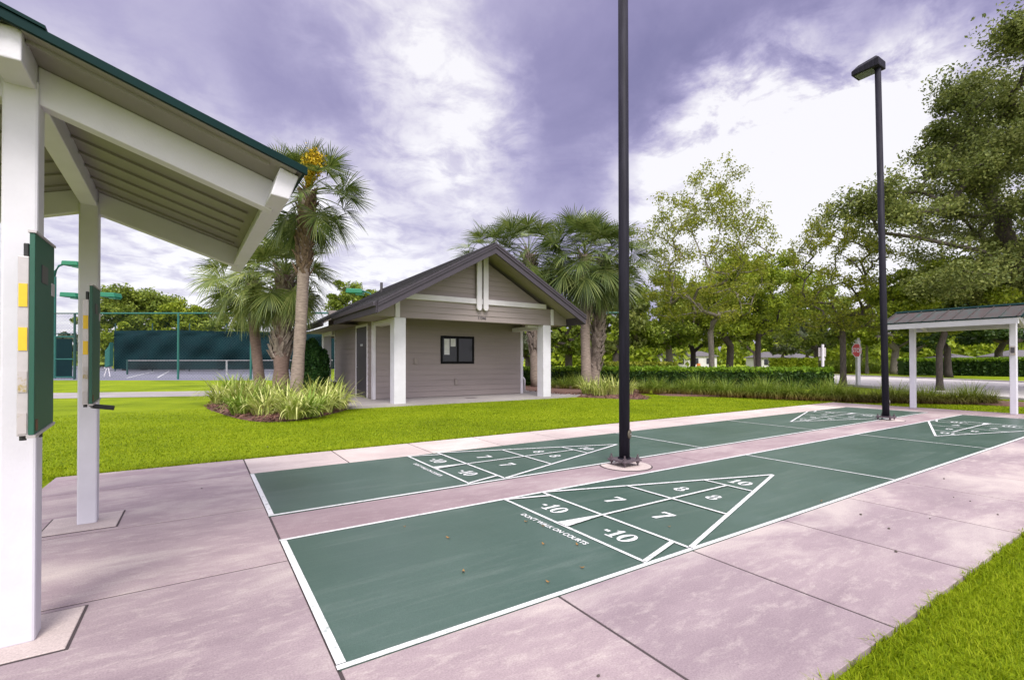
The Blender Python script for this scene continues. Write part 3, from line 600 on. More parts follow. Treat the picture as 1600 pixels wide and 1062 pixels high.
# ------------------------------------------------------------------ building
FZ = .05
struct(MB().box(3.15, 12.75, 10.62, 24.5, -.1, FZ).build('porch_floor', M['path']))
bld = thing('park_building', 'small taupe clapboard building with shingled gable roof and white front porch columns', 'building', (7.7, 12.9, 0))
def siding(b, a, c, z0, z1, nrm, lap=.205, clip=None):
    a = np.array(a, float); c = np.array(c, float); nrm = np.array(nrm, float); z = z0
    while z < z1 - 1e-6:
        zt = min(z + lap, z1); p, q = a, c
        if clip:
            l0 = clip(z); l1 = clip(zt)
            if l0[1] - l0[0] < .02: break
            pts = [(l0[0], z), (l0[1], z), (max(l1[1], l1[0]), zt), (l1[0], zt)]; V = []
            for (xx, zz), o in zip(pts, (.025, .025, .003, .003)): V.append((xx, a[1] + nrm[1] * o, zz))
            V += [(l0[0], a[1], z), (l0[1], a[1], z)]; b.add(V, [(0, 1, 2, 3), (0, 4, 5, 1)])
        else:
            V = [(*(p + nrm * .025), z), (*(q + nrm * .025), z), (*(q + nrm * .003), zt), (*(p + nrm * .003), zt), (*p, z), (*q, z)]; b.add(V, [(0, 1, 2, 3), (0, 4, 5, 1)])
        z = zt
    return b
WX0, WX1, WY, WB, WZ = 4.62, 11.0, 12.9, 18.66, 3.0
wl = MB().box(WX0 + .03, WX1, WY, WB, FZ, WZ).build('wall', M['siding'], bld)
siding(MB(), (WX0 + .09, WY), (WX1 - .10, WY), FZ + .02, WZ - .01, (0, -1)).build('front_siding', M['siding'], wl)
siding(MB(), (WX0 + .03, WB), (WX0 + .03, 15.20), FZ + .02, WZ, (-1, 0)).add([], []).build('side_siding', M['siding'], wl)
siding(MB(), (WX0 + .03, 13.60), (WX0 + .03, 13.10), FZ + .02, WZ, (-1, 0)).build('side_siding', M['siding'], wl)
siding(MB(), (WX0 + .03, 15.20), (WX0 + .03, 13.60), 2.78, WZ, (-1, 0)).build('side_siding', M['siding'], wl)
MB().box(WX0 - .012, WX0 + .085, WY - .035, WY + .17, FZ, 2.86).build('corner_trim', M['trim'], bld, bevel=.005)
MB().box(WX1 - .09, WX1 + .035, WY - .035, WY + .1, FZ, WZ - .12).build('corner_trim', M['trim'], bld, bevel=.005)
MB().box(WX0 - .01, WX0 + .06, WB - .06, WB + .03, FZ, WZ).build('corner_trim', M['trim'], bld)
# door on the left wall
dj = MB(); dj.box(WX0 - .01, WX0 + .05, 13.58, 13.68, FZ, 2.80).box(WX0 - .01, WX0 + .05, 15.06, 15.16, FZ, 2.80).box(WX0 - .01, WX0 + .05, 13.68, 15.06, 2.70, 2.80); dj.build('door_frame', M['trim'], bld, bevel=.004)
dr_ = MB().box(WX0 + .005, WX0 + .032, 13.682, 15.058, FZ + .02, 2.698).build('door', M['door'], bld)
hd = MB(); hd.tube([(WX0 + .004, 14.95, 1.18), (WX0 - .05, 14.95, 1.18)], .018, 8); hd.tube([(WX0 - .05, 14.97, 1.18), (WX0 - .05, 14.83, 1.18)], .014, 8); hd.build('handle', M['steel'], dr_)
MB().box(WX0 - .002, WX0 + .0045, 14.20, 14.52, 1.98, 2.06).build('door_plate', M['steel'], dr_)
# window with two panes
wf = MB(); X0, X1, Z0, Z1 = 7.21, 8.66, 1.31, 2.385; fy = WY - .055
wf.box(X0, X1, fy, WY - .015, Z0, Z0 + .09).box(X0, X1, fy, WY - .015, Z1 - .09, Z1).box(X0, X0 + .08, fy, WY - .015, Z0 + .09, Z1 - .09).box(X1 - .08, X1, fy, WY - .015, Z0 + .09, Z1 - .09).box(7.895, 7.975, fy, WY - .015, Z0 + .09, Z1 - .09)
win = wf.build('window', M['winframe'], bld, bevel=.01)
for a, b_ in ((X0 + .08, 7.895), (7.975, X1 - .08)): MB().box(a, b_, WY - .035, WY - .025, Z0 + .09, Z1 - .09).build('pane', M['glass'], win)
MB().box(7.36, 7.58, WY - .038, WY - .0355, 1.66, 2.27).build('paper_notice', M['paper'], win); MB().box(7.63, 7.84, WY - .038, WY - .0355, 1.98, 2.28).build('paper_notice', M['paper'], win)
for a, b_, c_, d_ in ((6.13, 6.25, 1.30, 1.53), (7.80, 7.91, .50, .72), (5.58, 5.66, 1.32, 1.50)): MB().box(a, b_, WY - .09, WY - .012, c_, d_).build('outlet_box', M['soffit'], bld, bevel=.01)
# front porch
FY = 10.62
for a, b_ in ((4.60, 4.98), (10.44, 10.80)): MB().box(a, b_, FY + .01, FY + .41, -.04, 2.78).build('porch_column', M['white'], bld, bevel=.012)
MB().box(4.47, 4.83, 20.32, 20.70, FZ, 2.9).build('porch_column', M['white'], bld, bevel=.012)
hb = MB().box(4.66, 10.86, FY + .025, FY + .36, 2.78, 3.40).build('porch_header', M['siding'], bld)
siding(MB(), (4.78, FY + .025), (10.79, FY + .025), 2.78, 3.38, (0, -1), .20).build('header_siding', M['siding'], hb)
for a, b_ in ((4.63, 4.78), (10.79, 10.93)): MB().box(a, b_, FY - .005, FY + .37, 2.785, 3.40).build('header_trim', M['trim'], hb, bevel=.004)
for a, b_ in ((4.64, 4.95), (10.47, 10.78)): MB().box(a, b_, FY + .42, WY - .04, 2.64, 2.795).build('side_beam', M['trim'], bld, bevel=.005)
MB().box(10.0, 10.465, FY + .42, FY + .60, 2.70, 2.86).build('side_beam', M['trim'], bld, bevel=.005)
XC, SL, RY0, EX, AZ = 7.68, .555, 9.60, 3.92, 5.30
zr = lambda x: AZ - SL * abs(x - XC)            # top of the roof
gap_ = .26
siding(MB(), (0, FY + .05), (0, FY + .05), 3.40, 5.2, (0, -1), .17, clip=lambda z: (XC - max(0, (AZ - gap_ - z) / SL), XC + max(0, (AZ - gap_ - z) / SL))).build('gable_wall', M['siding'], bld)
zb = 3.385; xh = (AZ - gap_ - zb) / SL
MB().box(XC - xh + .12, XC + xh - .12, FY - .05, FY + .024, zb, zb + .18).build('band_board', M['trim'], bld, bevel=.006)
for a in (7.50, 7.76):
    p = [(a, FY - .12, 5.05 - .0), (a, FY - .12, 3.24), (a + .04, FY - .12, 3.17), (a + .10, FY - .12, 3.155), (a + .16, FY - .12, 3.17), (a + .195, FY - .12, 3.24), (a + .195, FY - .12, 5.05)]
    MB().prism(p, (0, .068, 0)).build('king_post', M['trim'], bld, bevel=.006)
textmesh('address_number', '11346', .135, M['door'], bld, Matrix.Translation((7.75, FY - .003, 2.86)) @ Matrix.Rotation(math.pi / 2, 4, 'X'), off=.002, extr=.004)
# roof
RYB = 21.5
rf = MB()
for sx in (1, -1):
    rf.prism([(XC, RY0 + .03, AZ - .07), (XC + sx * (EX - .02), RY0 + .03, zr(XC + EX - .02) - .07), (XC + sx * (EX - .02), RY0 + .03, zr(XC + EX - .02) - .012), (XC, RY0 + .03, AZ - .012)], (0, RYB - RY0 - .03, 0))
    rf.prism([(XC + sx * (EX - .02), 14.9, zr(XC + EX - .02) - .07), (XC + sx * (EX + .38), 14.9, zr(XC + EX + .38) - .07), (XC + sx * (EX + .38), 14.9, zr(XC + EX + .38) - .014), (XC + sx * (EX - .02), 14.9, zr(XC + EX - .02) - .014)], (0, RYB - 14.9, 0))
roof = rf.build('roof', M['soffit'], bld)
sh = MB(); lap = .19; nrow = int((EX + .03) / lap * math.sqrt(1 + SL * SL)) + 1
for sx in (1, -1):
    for y0, y1, d0, d1 in ((RY0, RYB + .05, 0, EX + .03), (14.88, RYB + .05, EX + .03, EX + .42)):
        n = max(2, int((d1 - d0) * 6.2))
        for i in range(n):
            a, b_ = d0 + (d1 - d0) * i / n, d0 + (d1 - d0) * (i + 1) / n
            V = [(XC + sx * a, y0, AZ - SL * a), (XC + sx * b_, y0, AZ - SL * b_ + .016), (XC + sx * b_, y1, AZ - SL * b_ + .016), (XC + sx * a, y1, AZ - SL * a), (XC + sx * b_, y0, AZ - SL * b_ - .008), (XC + sx * b_, y1, AZ - SL * b_ - .008)]
            sh.add(V, [(0, 1, 2, 3), (1, 4, 5, 2)])
sh.build('shingles', M['shingle'], roof)
MB().prism([(XC - .15, RY0 - .01, AZ - SL * .15 + .02), (XC, RY0 - .01, AZ + .022), (XC + .15, RY0 - .01, AZ - SL * .15 + .02), (XC + .15, RY0 - .01, AZ - SL * .15 + .035), (XC, RY0 - .01, AZ + .045), (XC - .15, RY0 - .01, AZ - SL * .15 + .035)], (0, RYB - RY0, 0)).build('ridge_cap', M['shingle'], roof)
MB().tube([(6.3, 17.2, 4.4), (6.3, 17.2, 4.95)], .06, 12).build('vent_pipe', M['door'], roof)
for sx in (1, -1):
    for yy, dz0, dz1, th in ((RY0 - .05, -.33, .0, .075), (RY0 - .082, -.14, -.0, .03), (RY0 - .10, -.06, .005, .016)):
        e = EX + .02
        MB().prism([(XC, yy, AZ + dz0), (XC + sx * e, yy, AZ - SL * e + dz0), (XC + sx * e, yy, AZ - SL * e + dz1), (XC, yy, AZ + dz1)], (0, th, 0)).build('rake_board', M['fascia'], bld)
    # eave fascia, gutter, level soffit boxes
    xa = XC + sx * (EX + .001); MB().box(min(xa, xa + sx * .05), max(xa, xa + sx * .05), RY0 + .03, 14.88, zr(XC + EX) - .34, zr(XC + EX) - .012).build('eave_fascia', M['fascia'], bld)
    MB().box(min(xa + sx * .052, xa + sx * .13), max(xa + sx * .052, xa + sx * .13), RY0 + .03, 14.87, zr(XC + EX) - .15, zr(XC + EX) - .03).build('gutter', M['fascia'], bld, bevel=.01)
    xb = XC + sx * (EX + .40); MB().box(min(xb, xb + sx * .06), max(xb, xb + sx * .06), 14.9, RYB, zr(XC + EX + .4) - .17, zr(XC + EX + .4) - .01).build('eave_fascia', M['fascia'], bld)
    x2 = XC + sx * EX; xi = WX0 + .02 if sx < 0 else WX1
    MB().box(min(x2, xi), max(x2, xi), WY - .02, 14.88, WZ - .04, WZ + .0).build('soffit', M['soffit'], bld)
for a, b_ in ((XC - EX + .02, 4.62), (10.945, XC + EX - .02)):
    MB().box(a, b_, FY + .03, WY - .03, 2.80, 2.825).build('eave_soffit', M['soffit'], bld)
    xo, xi = (a, b_) if a < XC else (b_, a); MB().prism([(xo, FY + .03, 2.826), (xi, FY + .03, 2.826), (xi, FY + .03, zr(xi) - .08), (xo, FY + .03, zr(xo) - .08)], (0, .03, 0)).build('eave_return', M['soffit'], bld)
MB().box(4.96, 10.46, FY + .365, WY - .04, 2.985, 3.02).build('porch_ceiling', M['soffit'], bld)
MB().box(3.78, 4.62, 14.9, RYB, 2.80, 2.83).build('soffit', M['soffit'], bld)
MB().box(4.9, 10.6, RYB - .3, RYB - .2, 2.6, 4.0).build('rear_header', M['siding'], bld)
MB().box(4.50, 4.80, 18.70, 20.31, 2.62, 2.799).build('side_beam', M['trim'], bld)
# things by the building
ub = thing('utility_box', 'low black louvred utility box against the left wall of the taupe building', 'utility box', (4.0, 17.6, 0))
MB().box(3.62, 4.30, 16.9, 18.3, .05, .56).build('body', M['black'], ub, bevel=.06)
lb = MB()
for i in range(7): lb.box(3.60, 3.618, 17.0, 18.2, .12 + i * .055, .145 + i * .055)
lb.build('louvre', M['door'], ub); MB().box(3.58, 4.34, 16.86, 18.34, .562, .60).build('lid', M['steel'], ub, bevel=.01)
vl = thing('garden_valve', 'white pipe valve assembly standing beside the right rear corner of the building', 'pipe valve', (11.7, 14.2, 0))
b = MB(); b.tube([(11.45, 14.2, .05), (11.45, 14.2, .62), (11.55, 14.2, .72), (11.95, 14.2, .66), (12.02, 14.2, .58), (12.02, 14.2, .05)], .05, 10); b.build('pipe', M['trim'], vl, smooth=True)
MB().box(11.35, 11.72, 14.1, 14.3, .42, .74).build('valve_body', M['trim'], vl, bevel=.05); w_ = MB(); w_.tube([(11.8, 14.2, .70), (11.8, 14.2, .82)], .015, 8); w_.tube([(11.8, 14.2, .82), (11.8, 14.2, .84)], .07, 12); w_.build('valve_wheel', M['steel'], vl)
dr2 = MB().box(7.66, 8.05, 11.5, 11.75, FZ + .001, FZ + .006).build('floor_drain', M['iron'], origin=(7.85, 11.6, FZ)); tag(dr2, 'small dark drain grate in the porch floor', 'drain')

# ------------------------------------------------------------------ trees
def leaves(Pc, size, flat=.5, elong=1.6, jitter=None):
    n = len(Pc); nz = rng.normal(0, 1, (n, 3)); nz[:, 2] = nz[:, 2] * (1 - flat) + flat * 1.6; nz /= np.linalg.norm(nz, axis=1)[:, None]
    a = np.cross(nz, rng.normal(0, 1, (n, 3))); a /= np.linalg.norm(a, axis=1)[:, None] + 1e-9; b = np.cross(nz, a)
    s_ = size * rng.uniform(.6, 1.35, n)[:, None]; a = a * s_ * elong / 2; b = b * s_ / 2
    V = np.stack([Pc - a, Pc + b * .9 - a * .1, Pc + a, Pc - b * .9 - a * .1], 1).reshape(-1, 3)
    return V, np.arange(4 * n).reshape(n, 4)
def skeleton(base, top, targets, r0, lean=(0, 0), trunk_r=None, wig=.12, rmin=.012):
    base = np.array(base, float); top = np.array(top, float); nodes = [base + (top - base) * t + np.array([wig * r0 * 2 * math.sin(3 * t + base[0]), wig * r0 * 2 * math.cos(2.3 * t + base[1]), 0]) * (t > 0) for t in np.linspace(0, 1, 6)]
    par = [-1, 0, 1, 2, 3, 4]; cnt = [0] * 6; NA = np.array(nodes); tips = []
    order = np.argsort(np.linalg.norm(targets - top, axis=1))
    for i in order:
        tg = targets[i]; d = np.linalg.norm(NA[3:] - tg, axis=1) + .35 * np.maximum(0, NA[3:, 2] - tg[2]); j = 3 + int(np.argmin(d)); L = np.linalg.norm(tg - NA[j])
        k = max(1, int(L / max(.5, r0 * 3))); k = min(k, 6); p = j; add = []
        for q in range(1, k + 1):
            t = q / k; pt = NA[j] + (tg - NA[j]) * t + (rng.normal(0, .07, 3) * L if q < k else 0) + np.array([0, 0, .10 * L * math.sin(math.pi * t)])
            add.append(pt); par.append(p); cnt.append(0); p = len(par) - 1
        NA = np.vstack([NA, add]); tips.append(p)
    for p in tips:
        while p >= 0: cnt[p] += 1; p = par[p]
    cnt = np.array(cnt, float); rad = np.maximum(rmin, r0 * np.sqrt(cnt / cnt.max())); rad[0] *= 1.35; rad[1] *= 1.05
    return NA, par, rad, tips
def skel_mesh(b, NA, par, rad, trunk_n=10, first=0):
    ch = {}
    for i, p in enumerate(par): ch.setdefault(p, []).append(i)
    stack = [(-1, 0)]
    while stack:
        p, i = stack.pop(); chain = [i] if p < 0 else [p, i]
        rr = [rad[i]] if p < 0 else [min(rad[p], rad[i] * 1.35), rad[i]]
        while True:
            c = sorted(ch.get(i, []), key=lambda k: -rad[k])
            if not c: break
            for k in c[1:]: stack.append((i, k))
            i = c[0]; chain.append(i); rr.append(rad[i])
        if len(chain) > 1: b.tube([NA[k] for k in chain], rr, trunk_n if rr[0] > .08 else (6 if rr[0] > .03 else 4), cap=True)
def tree(label, base, D_unused, cen, rad, trunk_h, r0, nleaf, lsize, mat, bark='bark', nb=60, group=None, sparse=.0, seed=0, name='oak_tree', spread=.33, flat=.5, extra=(), shell=.55, cat='tree', rmin=.012, trunk_top=None, along=.25, jit=.035):
    global rng
    rng = np.random.default_rng(1000 + seed)
    cen = np.array(cen, float); rad = np.array(rad, float); base = np.array(base, float)
    d = rng.normal(0, 1, (nb, 3)); d /= np.linalg.norm(d, axis=1)[:, None]; r = (shell + (1 - shell) * rng.random(nb)) ** .7
    lump = 1 + .20 * np.sin(d[:, 0] * 4 + seed) * np.cos(d[:, 1] * 3.3 + seed * 2) + rng.normal(0, .07, nb)
    tg = cen + d * rad * (r * lump)[:, None]; low = cen[2] - rad[2] * .75; tg[:, 2] = np.where(tg[:, 2] < low, low + (low - tg[:, 2]) * .35, tg[:, 2])
    for (c2, r2, n2) in extra: tg = np.vstack([tg, np.array(c2) + rng.normal(0, 1, (n2, 3)) * np.array(r2) * .55])
    top = np.array([base[0] + (cen[0] - base[0]) * .35, base[1] + (cen[1] - base[1]) * .35, trunk_h]) if trunk_top is None else np.array(trunk_top)
    NA, par, rr, tips = skeleton(base, top, tg, r0, rmin=rmin)
    t = thing(name, label, cat, base, group)
    b = MB(); skel_mesh(b, NA, par, rr); b.build('trunk', M[bark], t, smooth=True)
    # foliage: clusters at the tips plus some along the outer branches
    NT = len(tips); wgt = rng.uniform(.3, 1.0, NT); wgt /= wgt.sum(); k = rng.choice(NT, int(nleaf * (1 - along)), p=wgt); sp = spread * rad.mean() * rng.uniform(.45, 1.0, NT)
    P = NA[np.array(tips)][k]; g = rng.normal(0, 1, (len(k), 3)); g /= np.linalg.norm(g, axis=1)[:, None]; g *= (rng.random(len(k)) ** .45)[:, None]
    P = P + g * sp[k][:, None] * np.array([1, 1, .62])
    out = np.where(rr < np.median(rr) * 1.01)[0]; out = out[out > 6]; k2 = rng.choice(out, int(nleaf * along)); pa = np.array(par)[k2]; tt = rng.random(len(k2))[:, None]
    P2 = NA[k2] * tt + NA[pa] * (1 - tt) + rng.normal(0, jit * rad.mean(), (len(k2), 3)); P = np.vstack([P, P2])
    V, F = leaves(P, lsize, flat); addmesh('crown', V, F, M[mat], t)
    rng = np.random.default_rng(5)
    return t
def px_tree(label, px, D, cpx, cpy, hw, hh, trunk_px, r0px, nleaf, lpx, mat, seed, base=None, **kw):
    """trunk at pixel px and depth D, crown centred on cpx,cpy with half sizes hw,hh in photo pixels at that depth"""
    s_ = D / FPX; b = AT(px, CY, D); b[2] = LZ; c = AT(cpx, cpy, D)
    th = AT(px, trunk_px, D)[2]
    return tree(label, b, D, c, (hw * s_, hw * s_ * .85, hh * s_), th, r0px * s_, nleaf, lpx * s_, mat, seed=seed, **kw)
G1 = 'trees along the road'
c_ = AT(1665, 300, 23)
px_tree('huge live oak at the right edge, its dark crown spreading over the far shelter', 1760, 23, 1665, 300, 300, 195, 455, 20, 215000, 2.9, 'oak', 3, nb=330, spread=.165, shell=.3, along=.3, jit=.03, group=G1,
        extra=[(AT(1605, 45, 19), (1.0, 1.0, .7), 14), (AT(1385, 330, 22), (1.5, 1.5, 1.6), 20), (AT(1480, 440, 22), (2.4, 1.5, .8), 26), (AT(1590, 440, 22), (2.4, 1.5, .8), 26), (AT(1500, 160, 23), (1.5, 1.2, .8), 14), (AT(1560, 190, 22), (2.2, 1.6, 1.4), 26), (AT(1530, 270, 22), (2.2, 1.6, 1.4), 22)])
px_tree('tall thin-crowned elm rising behind the hedge right of the nearer lamp post', 1112, 29, 1104, 398, 120, 138, 520, 4.2, 23000, 2.2, 'elm', 5, nb=330, spread=.15, along=.5, jit=.045, bark='barklight', name='elm_tree', shell=.45, group=G1, flat=.2)
px_tree('slim open-crowned elm left of the farther lamp post', 1317, 27, 1312, 428, 84, 112, 510, 4.2, 16000, 2.2, 'elm', 8, nb=240, spread=.16, along=.5, jit=.05, bark='bark', name='elm_tree', shell=.45, group=G1, flat=.2)
rowk = dict(group='oaks in the row beyond the hedge')
px_tree('spreading oak with a forked grey trunk just right of the nearer lamp post', 1050, 52, 1035, 490, 85, 62, 545, 5, 29000, 2.8, 'goak', 11, nb=75, spread=.30, bark='barklight', **rowk)
px_tree('dark-stemmed oak tucked between the forked oak and the tall elm', 1080, 60, 1090, 500, 70, 50, 550, 4, 22000, 2.9, 'yoak', 12, nb=60, spread=.32, bark='barkdark', **rowk)
px_tree('yellow-green oak with a thick trunk right of the tall elm', 1140, 52, 1140, 478, 86, 64, 540, 5.2, 32000, 2.7, 'yoak', 13, nb=80, spread=.30, **rowk)
px_tree('golden oak with a dark slender trunk left of the white sign back', 1184, 48, 1190, 460, 84, 74, 525, 4, 31000, 2.6, 'yoak', 14, nb=80, spread=.30, bark='barkdark', **rowk)
px_tree('round oak behind the slim elm and the white sign', 1277, 62, 1270, 500, 70, 50, 545, 3.8, 20000, 2.9, 'goak', 15, nb=55, spread=.32, **rowk)
px_tree('yellow-green young tree standing behind the far shelter', 1468, 23.5, 1470, 470, 105, 58, 545, 4.4, 44000, 3.0, 'yoak', 17, nb=75, spread=.28, bark='bark', group=G1)
px_tree('stout dark oak behind the young tree seen through the far shelter', 1482, 44, 1480, 492, 80, 45, 545, 4.6, 14000, 4.2, 'doak', 18, nb=50, spread=.34, bark='barkdark', group=G1)
px_tree('dark oak seen between the shelter columns at the right', 1560, 50, 1565, 500, 70, 42, 550, 5, 13000, 4.0, 'doak', 19, nb=50, spread=.34, bark='bark', group=G1)
px_tree('oak with pale trunk just right of the farther lamp post', 1398, 56, 1400, 495, 62, 50, 545, 5, 14000, 4.0, 'yoak', 20, nb=50, spread=.33, bark='barklight', group=G1)
px_tree('low many-branched tree above the hedge right of the porch', 890, 36, 885, 515, 62, 45, 572, 6, 12000, 4.2, 'goak', 21, nb=60, spread=.27, bark='bark', group='trees behind the hedge')
px_tree('deep green tree between the right-hand palms and the lamp post', 965, 50, 950, 500, 55, 62, 545, 5, 15000, 4.2, 'oak', 22, nb=50, spread=.34, group='trees behind the hedge')
px_tree('pale grey-green tree seen past the right rear corner of the building', 826, 40, 822, 520, 40, 42, 560, 4, 8000, 4.2, 'grey', 23, nb=40, spread=.33, group='trees behind the hedge')
for i, (px, cpy, hw, hh, mt, lb_) in enumerate(((1222, 530, 34, 26, 'grey', 'grey-green small tree far across the road, left of its pair'), (1262, 528, 40, 28, 'grey', 'grey-green small tree far across the road, right of its pair'), (1345, 520, 38, 36, 'goak', 'leafy tree far behind the stop sign'), (1430, 525, 40, 30, 'doak', 'dark tree far beyond the long hedge at right'), (1180, 520, 36, 32, 'goak', 'small far tree showing left of the golden oak trunk'))):
    px_tree(lb_, px, 92, px, cpy, hw, hh, 552, 2.6, 7000, 3.0, mt, 40 + i, nb=36, spread=.36, group='far trees across the road')
LG = 'trees beyond the tennis court'
px_tree('big dark green tree behind the tennis court windscreen', 225, 100, 222, 490, 66, 50, 548, 4, 28800, 2.6, 'goak', 31, nb=130, spread=.30, shell=.3, jit=.07, group=LG, bark='barkdark')
px_tree('yellow-green tree behind the tennis windscreen, right of the big one', 285, 96, 285, 505, 45, 36, 552, 3, 19800, 2.6, 'yoak', 32, nb=90, spread=.30, shell=.3, jit=.07, group=LG)
px_tree('lighter bushy tree low behind the left part of the windscreen', 195, 94, 200, 530, 44, 28, 556, 3, 16200, 2.6, 'yoak', 33, nb=80, spread=.30, shell=.3, jit=.07, group=LG)
px_tree('olive tree behind the left palm cluster beyond the windscreen', 345, 98, 345, 520, 48, 34, 552, 3, 16200, 2.6, 'goak', 34, nb=80, spread=.30, shell=.3, jit=.07, group=LG)
px_tree('olive treetop showing above the left slope of the building roof', 565, 90, 562, 478, 58, 32, 545, 3, 19800, 2.6, 'goak', 35, nb=90, spread=.30, shell=.3, jit=.07, group=LG)
px_tree('pale small tree low behind the tennis gate', 110, 110, 108, 535, 22, 16, 556, 2, 3000, 3.0, 'grey', 36, nb=24, spread=.36, group=LG)
# far wood closing the horizon
def wood(name, label, segs, n, lpx, mat):
    P = []
    for x0, x1, D, ytop, ybot in segs:
        k = int(n * (x1 - x0) / sum(s[1] - s[0] for s in segs)); u = rng.uniform(x0, x1, k); prof = ytop + 9 * np.sin(u / 11.0) + 7 * np.sin(u / 4.7 + 1) + 4 * np.sin(u / 2.1)
        v = prof + (ybot - prof) * rng.random(k) ** .85; dd = D * rng.uniform(.93, 1.12, k); P.append(np.array([AT(a, b_, c) for a, b_, c in zip(u, v, dd)]))
    P = np.vstack(P); P[:, 2] = np.maximum(P[:, 2], LZ + .1); V, F = leaves(P, lpx * segs[0][2] / FPX, .4); tag(addmesh(name, V, F, M[mat], origin=P.mean(0)), label, 'woodland', kind='stuff')
wood('distant_woodland', 'band of distant green trees behind the park road', [(820, 1080, 125, 515, 570), (1060, 1360, 150, 530, 568), (1340, 1800, 125, 515, 570)], 42000, 5, 'yoak')
wood('distant_woodland', 'distant trees behind the tennis court windscreen', [(-200, 180, 150, 548, 570), (175, 700, 118, 535, 572)], 16000, 6, 'goak')

# ------------------------------------------------------------------ palms
def fan(b, bi, o, t_, s_, n_, Lb, nseg, droop, wseg):
    """one costapalmate blade"""
    for i in range(nseg):
        if rng.random() < .05: continue
        a = (-108 + 216 * i / (nseg - 1)) * math.pi / 180; ca, sa = math.cos(a), math.sin(a)
        st = o + t_ * (Lb * .22 * max(0, ca)); d = t_ * ca + s_ * sa + n_ * (.34 * abs(sa) - .08); d /= np.linalg.norm(d)
        L = Lb * (1 - .30 * (abs(a) / 2.06) ** 2) * rng.uniform(.74, 1.10) * (1 - .22 * max(0, ca)); w_ = wseg * (1 + .5 * rng.random())
        wv = np.cross(d, n_); wv /= np.linalg.norm(wv) + 1e-9; dr = droop * rng.uniform(.6, 1.5)
        pts = []
        for u in (0, .38, .72, 1.0): pts.append(st + d * (L * u) - np.array([0, 0, dr * L * u ** 2.6]))
        k = len(b); b += [pts[0] - wv * w_ * .4, pts[0] + wv * w_ * .4, pts[1] + wv * w_, pts[1] - wv * w_, pts[2] + wv * w_ * .75, pts[2] - wv * w_ * .75, pts[3] + wv * .003, pts[3] - wv * .003]
        bi += [(k, k + 1, k + 2, k + 3), (k + 3, k + 2, k + 4, k + 5), (k + 5, k + 4, k + 6, k + 7)]
def palm(label, base, top, r, n, Rl, seed, mat='palm', bark='palmbark', boots=(0.75, 1.0), boot='boot', bootn=60, flower=None, elo=-48, group='palms', nseg=42, droop=.10, wseg=.017):
    global rng
    rng = np.random.default_rng(300 + seed); base = np.array(base, float); top = np.array(top, float)
    t = thing('sabal_palm', label, 'palm tree', base, group); H = top[2] - base[2]
    wseg = wseg * Rl / 2.4; ax = [base + (top - base) * u + np.array([.06 * math.sin(3 * u + seed), .05 * math.cos(2 * u + seed), 0]) * (u > 0) for u in np.linspace(0, 1, 14)]
    b = MB(); b.tube(ax, [r * (1.18 - .2 * min(1, u * 4) + .06 * math.sin(u * 40 + seed)) for u in np.linspace(0, 1, 14)], 18); tr = b.build('trunk', M[bark], t, smooth=True)
    if bootn:
        q = MB()
        for i in range(bootn):
            u = boots[0] + (boots[1] - boots[0]) * (i + .5) / bootn; c = base + (top - base) * u; a = i * 2.39996; d = np.array([math.cos(a), math.sin(a), 0]); sd_ = np.array([-d[1], d[0], 0])
            L = rng.uniform(.30, .50) * (r / .2) ; wd = rng.uniform(.05, .085) * (r / .2); tw = rng.choice([-1, 1]) * rng.uniform(.15, .5)
            p0 = c + d * r * .90 ; p1 = p0 + np.array([0, 0, L]) * .8 + d * r * rng.uniform(.35, .75) + sd_ * tw * L
            q.add([p0 - sd_ * wd * 1.4, p0 + sd_ * wd * 1.4, p1 + sd_ * wd * .6, p1 - sd_ * wd * .6, p0 - sd_ * wd * 1.1 + d * .05, p0 + sd_ * wd * 1.1 + d * .05, p1 + sd_ * wd * .4 + d * .04, p1 - sd_ * wd * .4 + d * .04], [(0, 1, 2, 3), (4, 7, 6, 5), (0, 4, 5, 1), (1, 5, 6, 2), (2, 6, 7, 3), (3, 7, 4, 0)])
        q.build('old_leaf_bases', M[boot], tr)
    V, F = [], []; st = MB()
    for i in range(n):
        f = (i + .5) / n; el = R(86 - (86 - elo) * f ** .85) + rng.normal(0, .10); az = i * 2.39996 + rng.normal(0, .15)
        h = np.array([math.cos(az), math.sin(az), 0]); Lp = Rl * rng.uniform(.48, .60) * (.8 + .35 * math.sin(math.pi * f)); pts = [top + np.array([0, 0, .1 - .5 * f])]; e = el
        for k in range(5):
            pts.append(pts[-1] + (h * math.cos(e) + np.array([0, 0, math.sin(e)])) * Lp / 5); e -= .10 + .07 * f
        st.tube(pts, [.026, .022, .019, .016, .014, .012], 4, cap=False)
        t_ = h * math.cos(e) + np.array([0, 0, math.sin(e)]); roll = rng.normal(0, .35); s_ = np.array([-h[1], h[0], 0]); n_ = np.cross(t_, s_); n_ = n_ if n_[2] > 0 or e < -1.2 else -n_
        s2 = s_ * math.cos(roll) + n_ * math.sin(roll); n2 = np.cross(t_, s2); n2 = n2 * (1 if np.dot(n2, n_) > 0 else -1)
        fan(V, F, pts[-1], t_, s2, n2, Rl * rng.uniform(.50, .62), nseg, droop + .20 * f, wseg)
    st.build('leaf_stalks', M['palmlight'], t); addmesh('crown', np.array(V), np.array(F), M[mat], t)
    if flower is not None:
        fb = []; c0 = top + np.array([0, 0, .1]); c1 = np.array(flower); n3 = 2600
        u = rng.random(n3) ** .6; P = c0 + (c1 - c0) * u[:, None] + rng.normal(0, 1, (n3, 3)) * (.04 + .13 * u)[:, None]; P[:, 2] += .6 * np.sin(math.pi * u * .8) * .3
        V2, F2 = leaves(P, .06, .2); addmesh('flower_cluster', V2, F2, M['flower'], t)
    rng = np.random.default_rng(9); return t
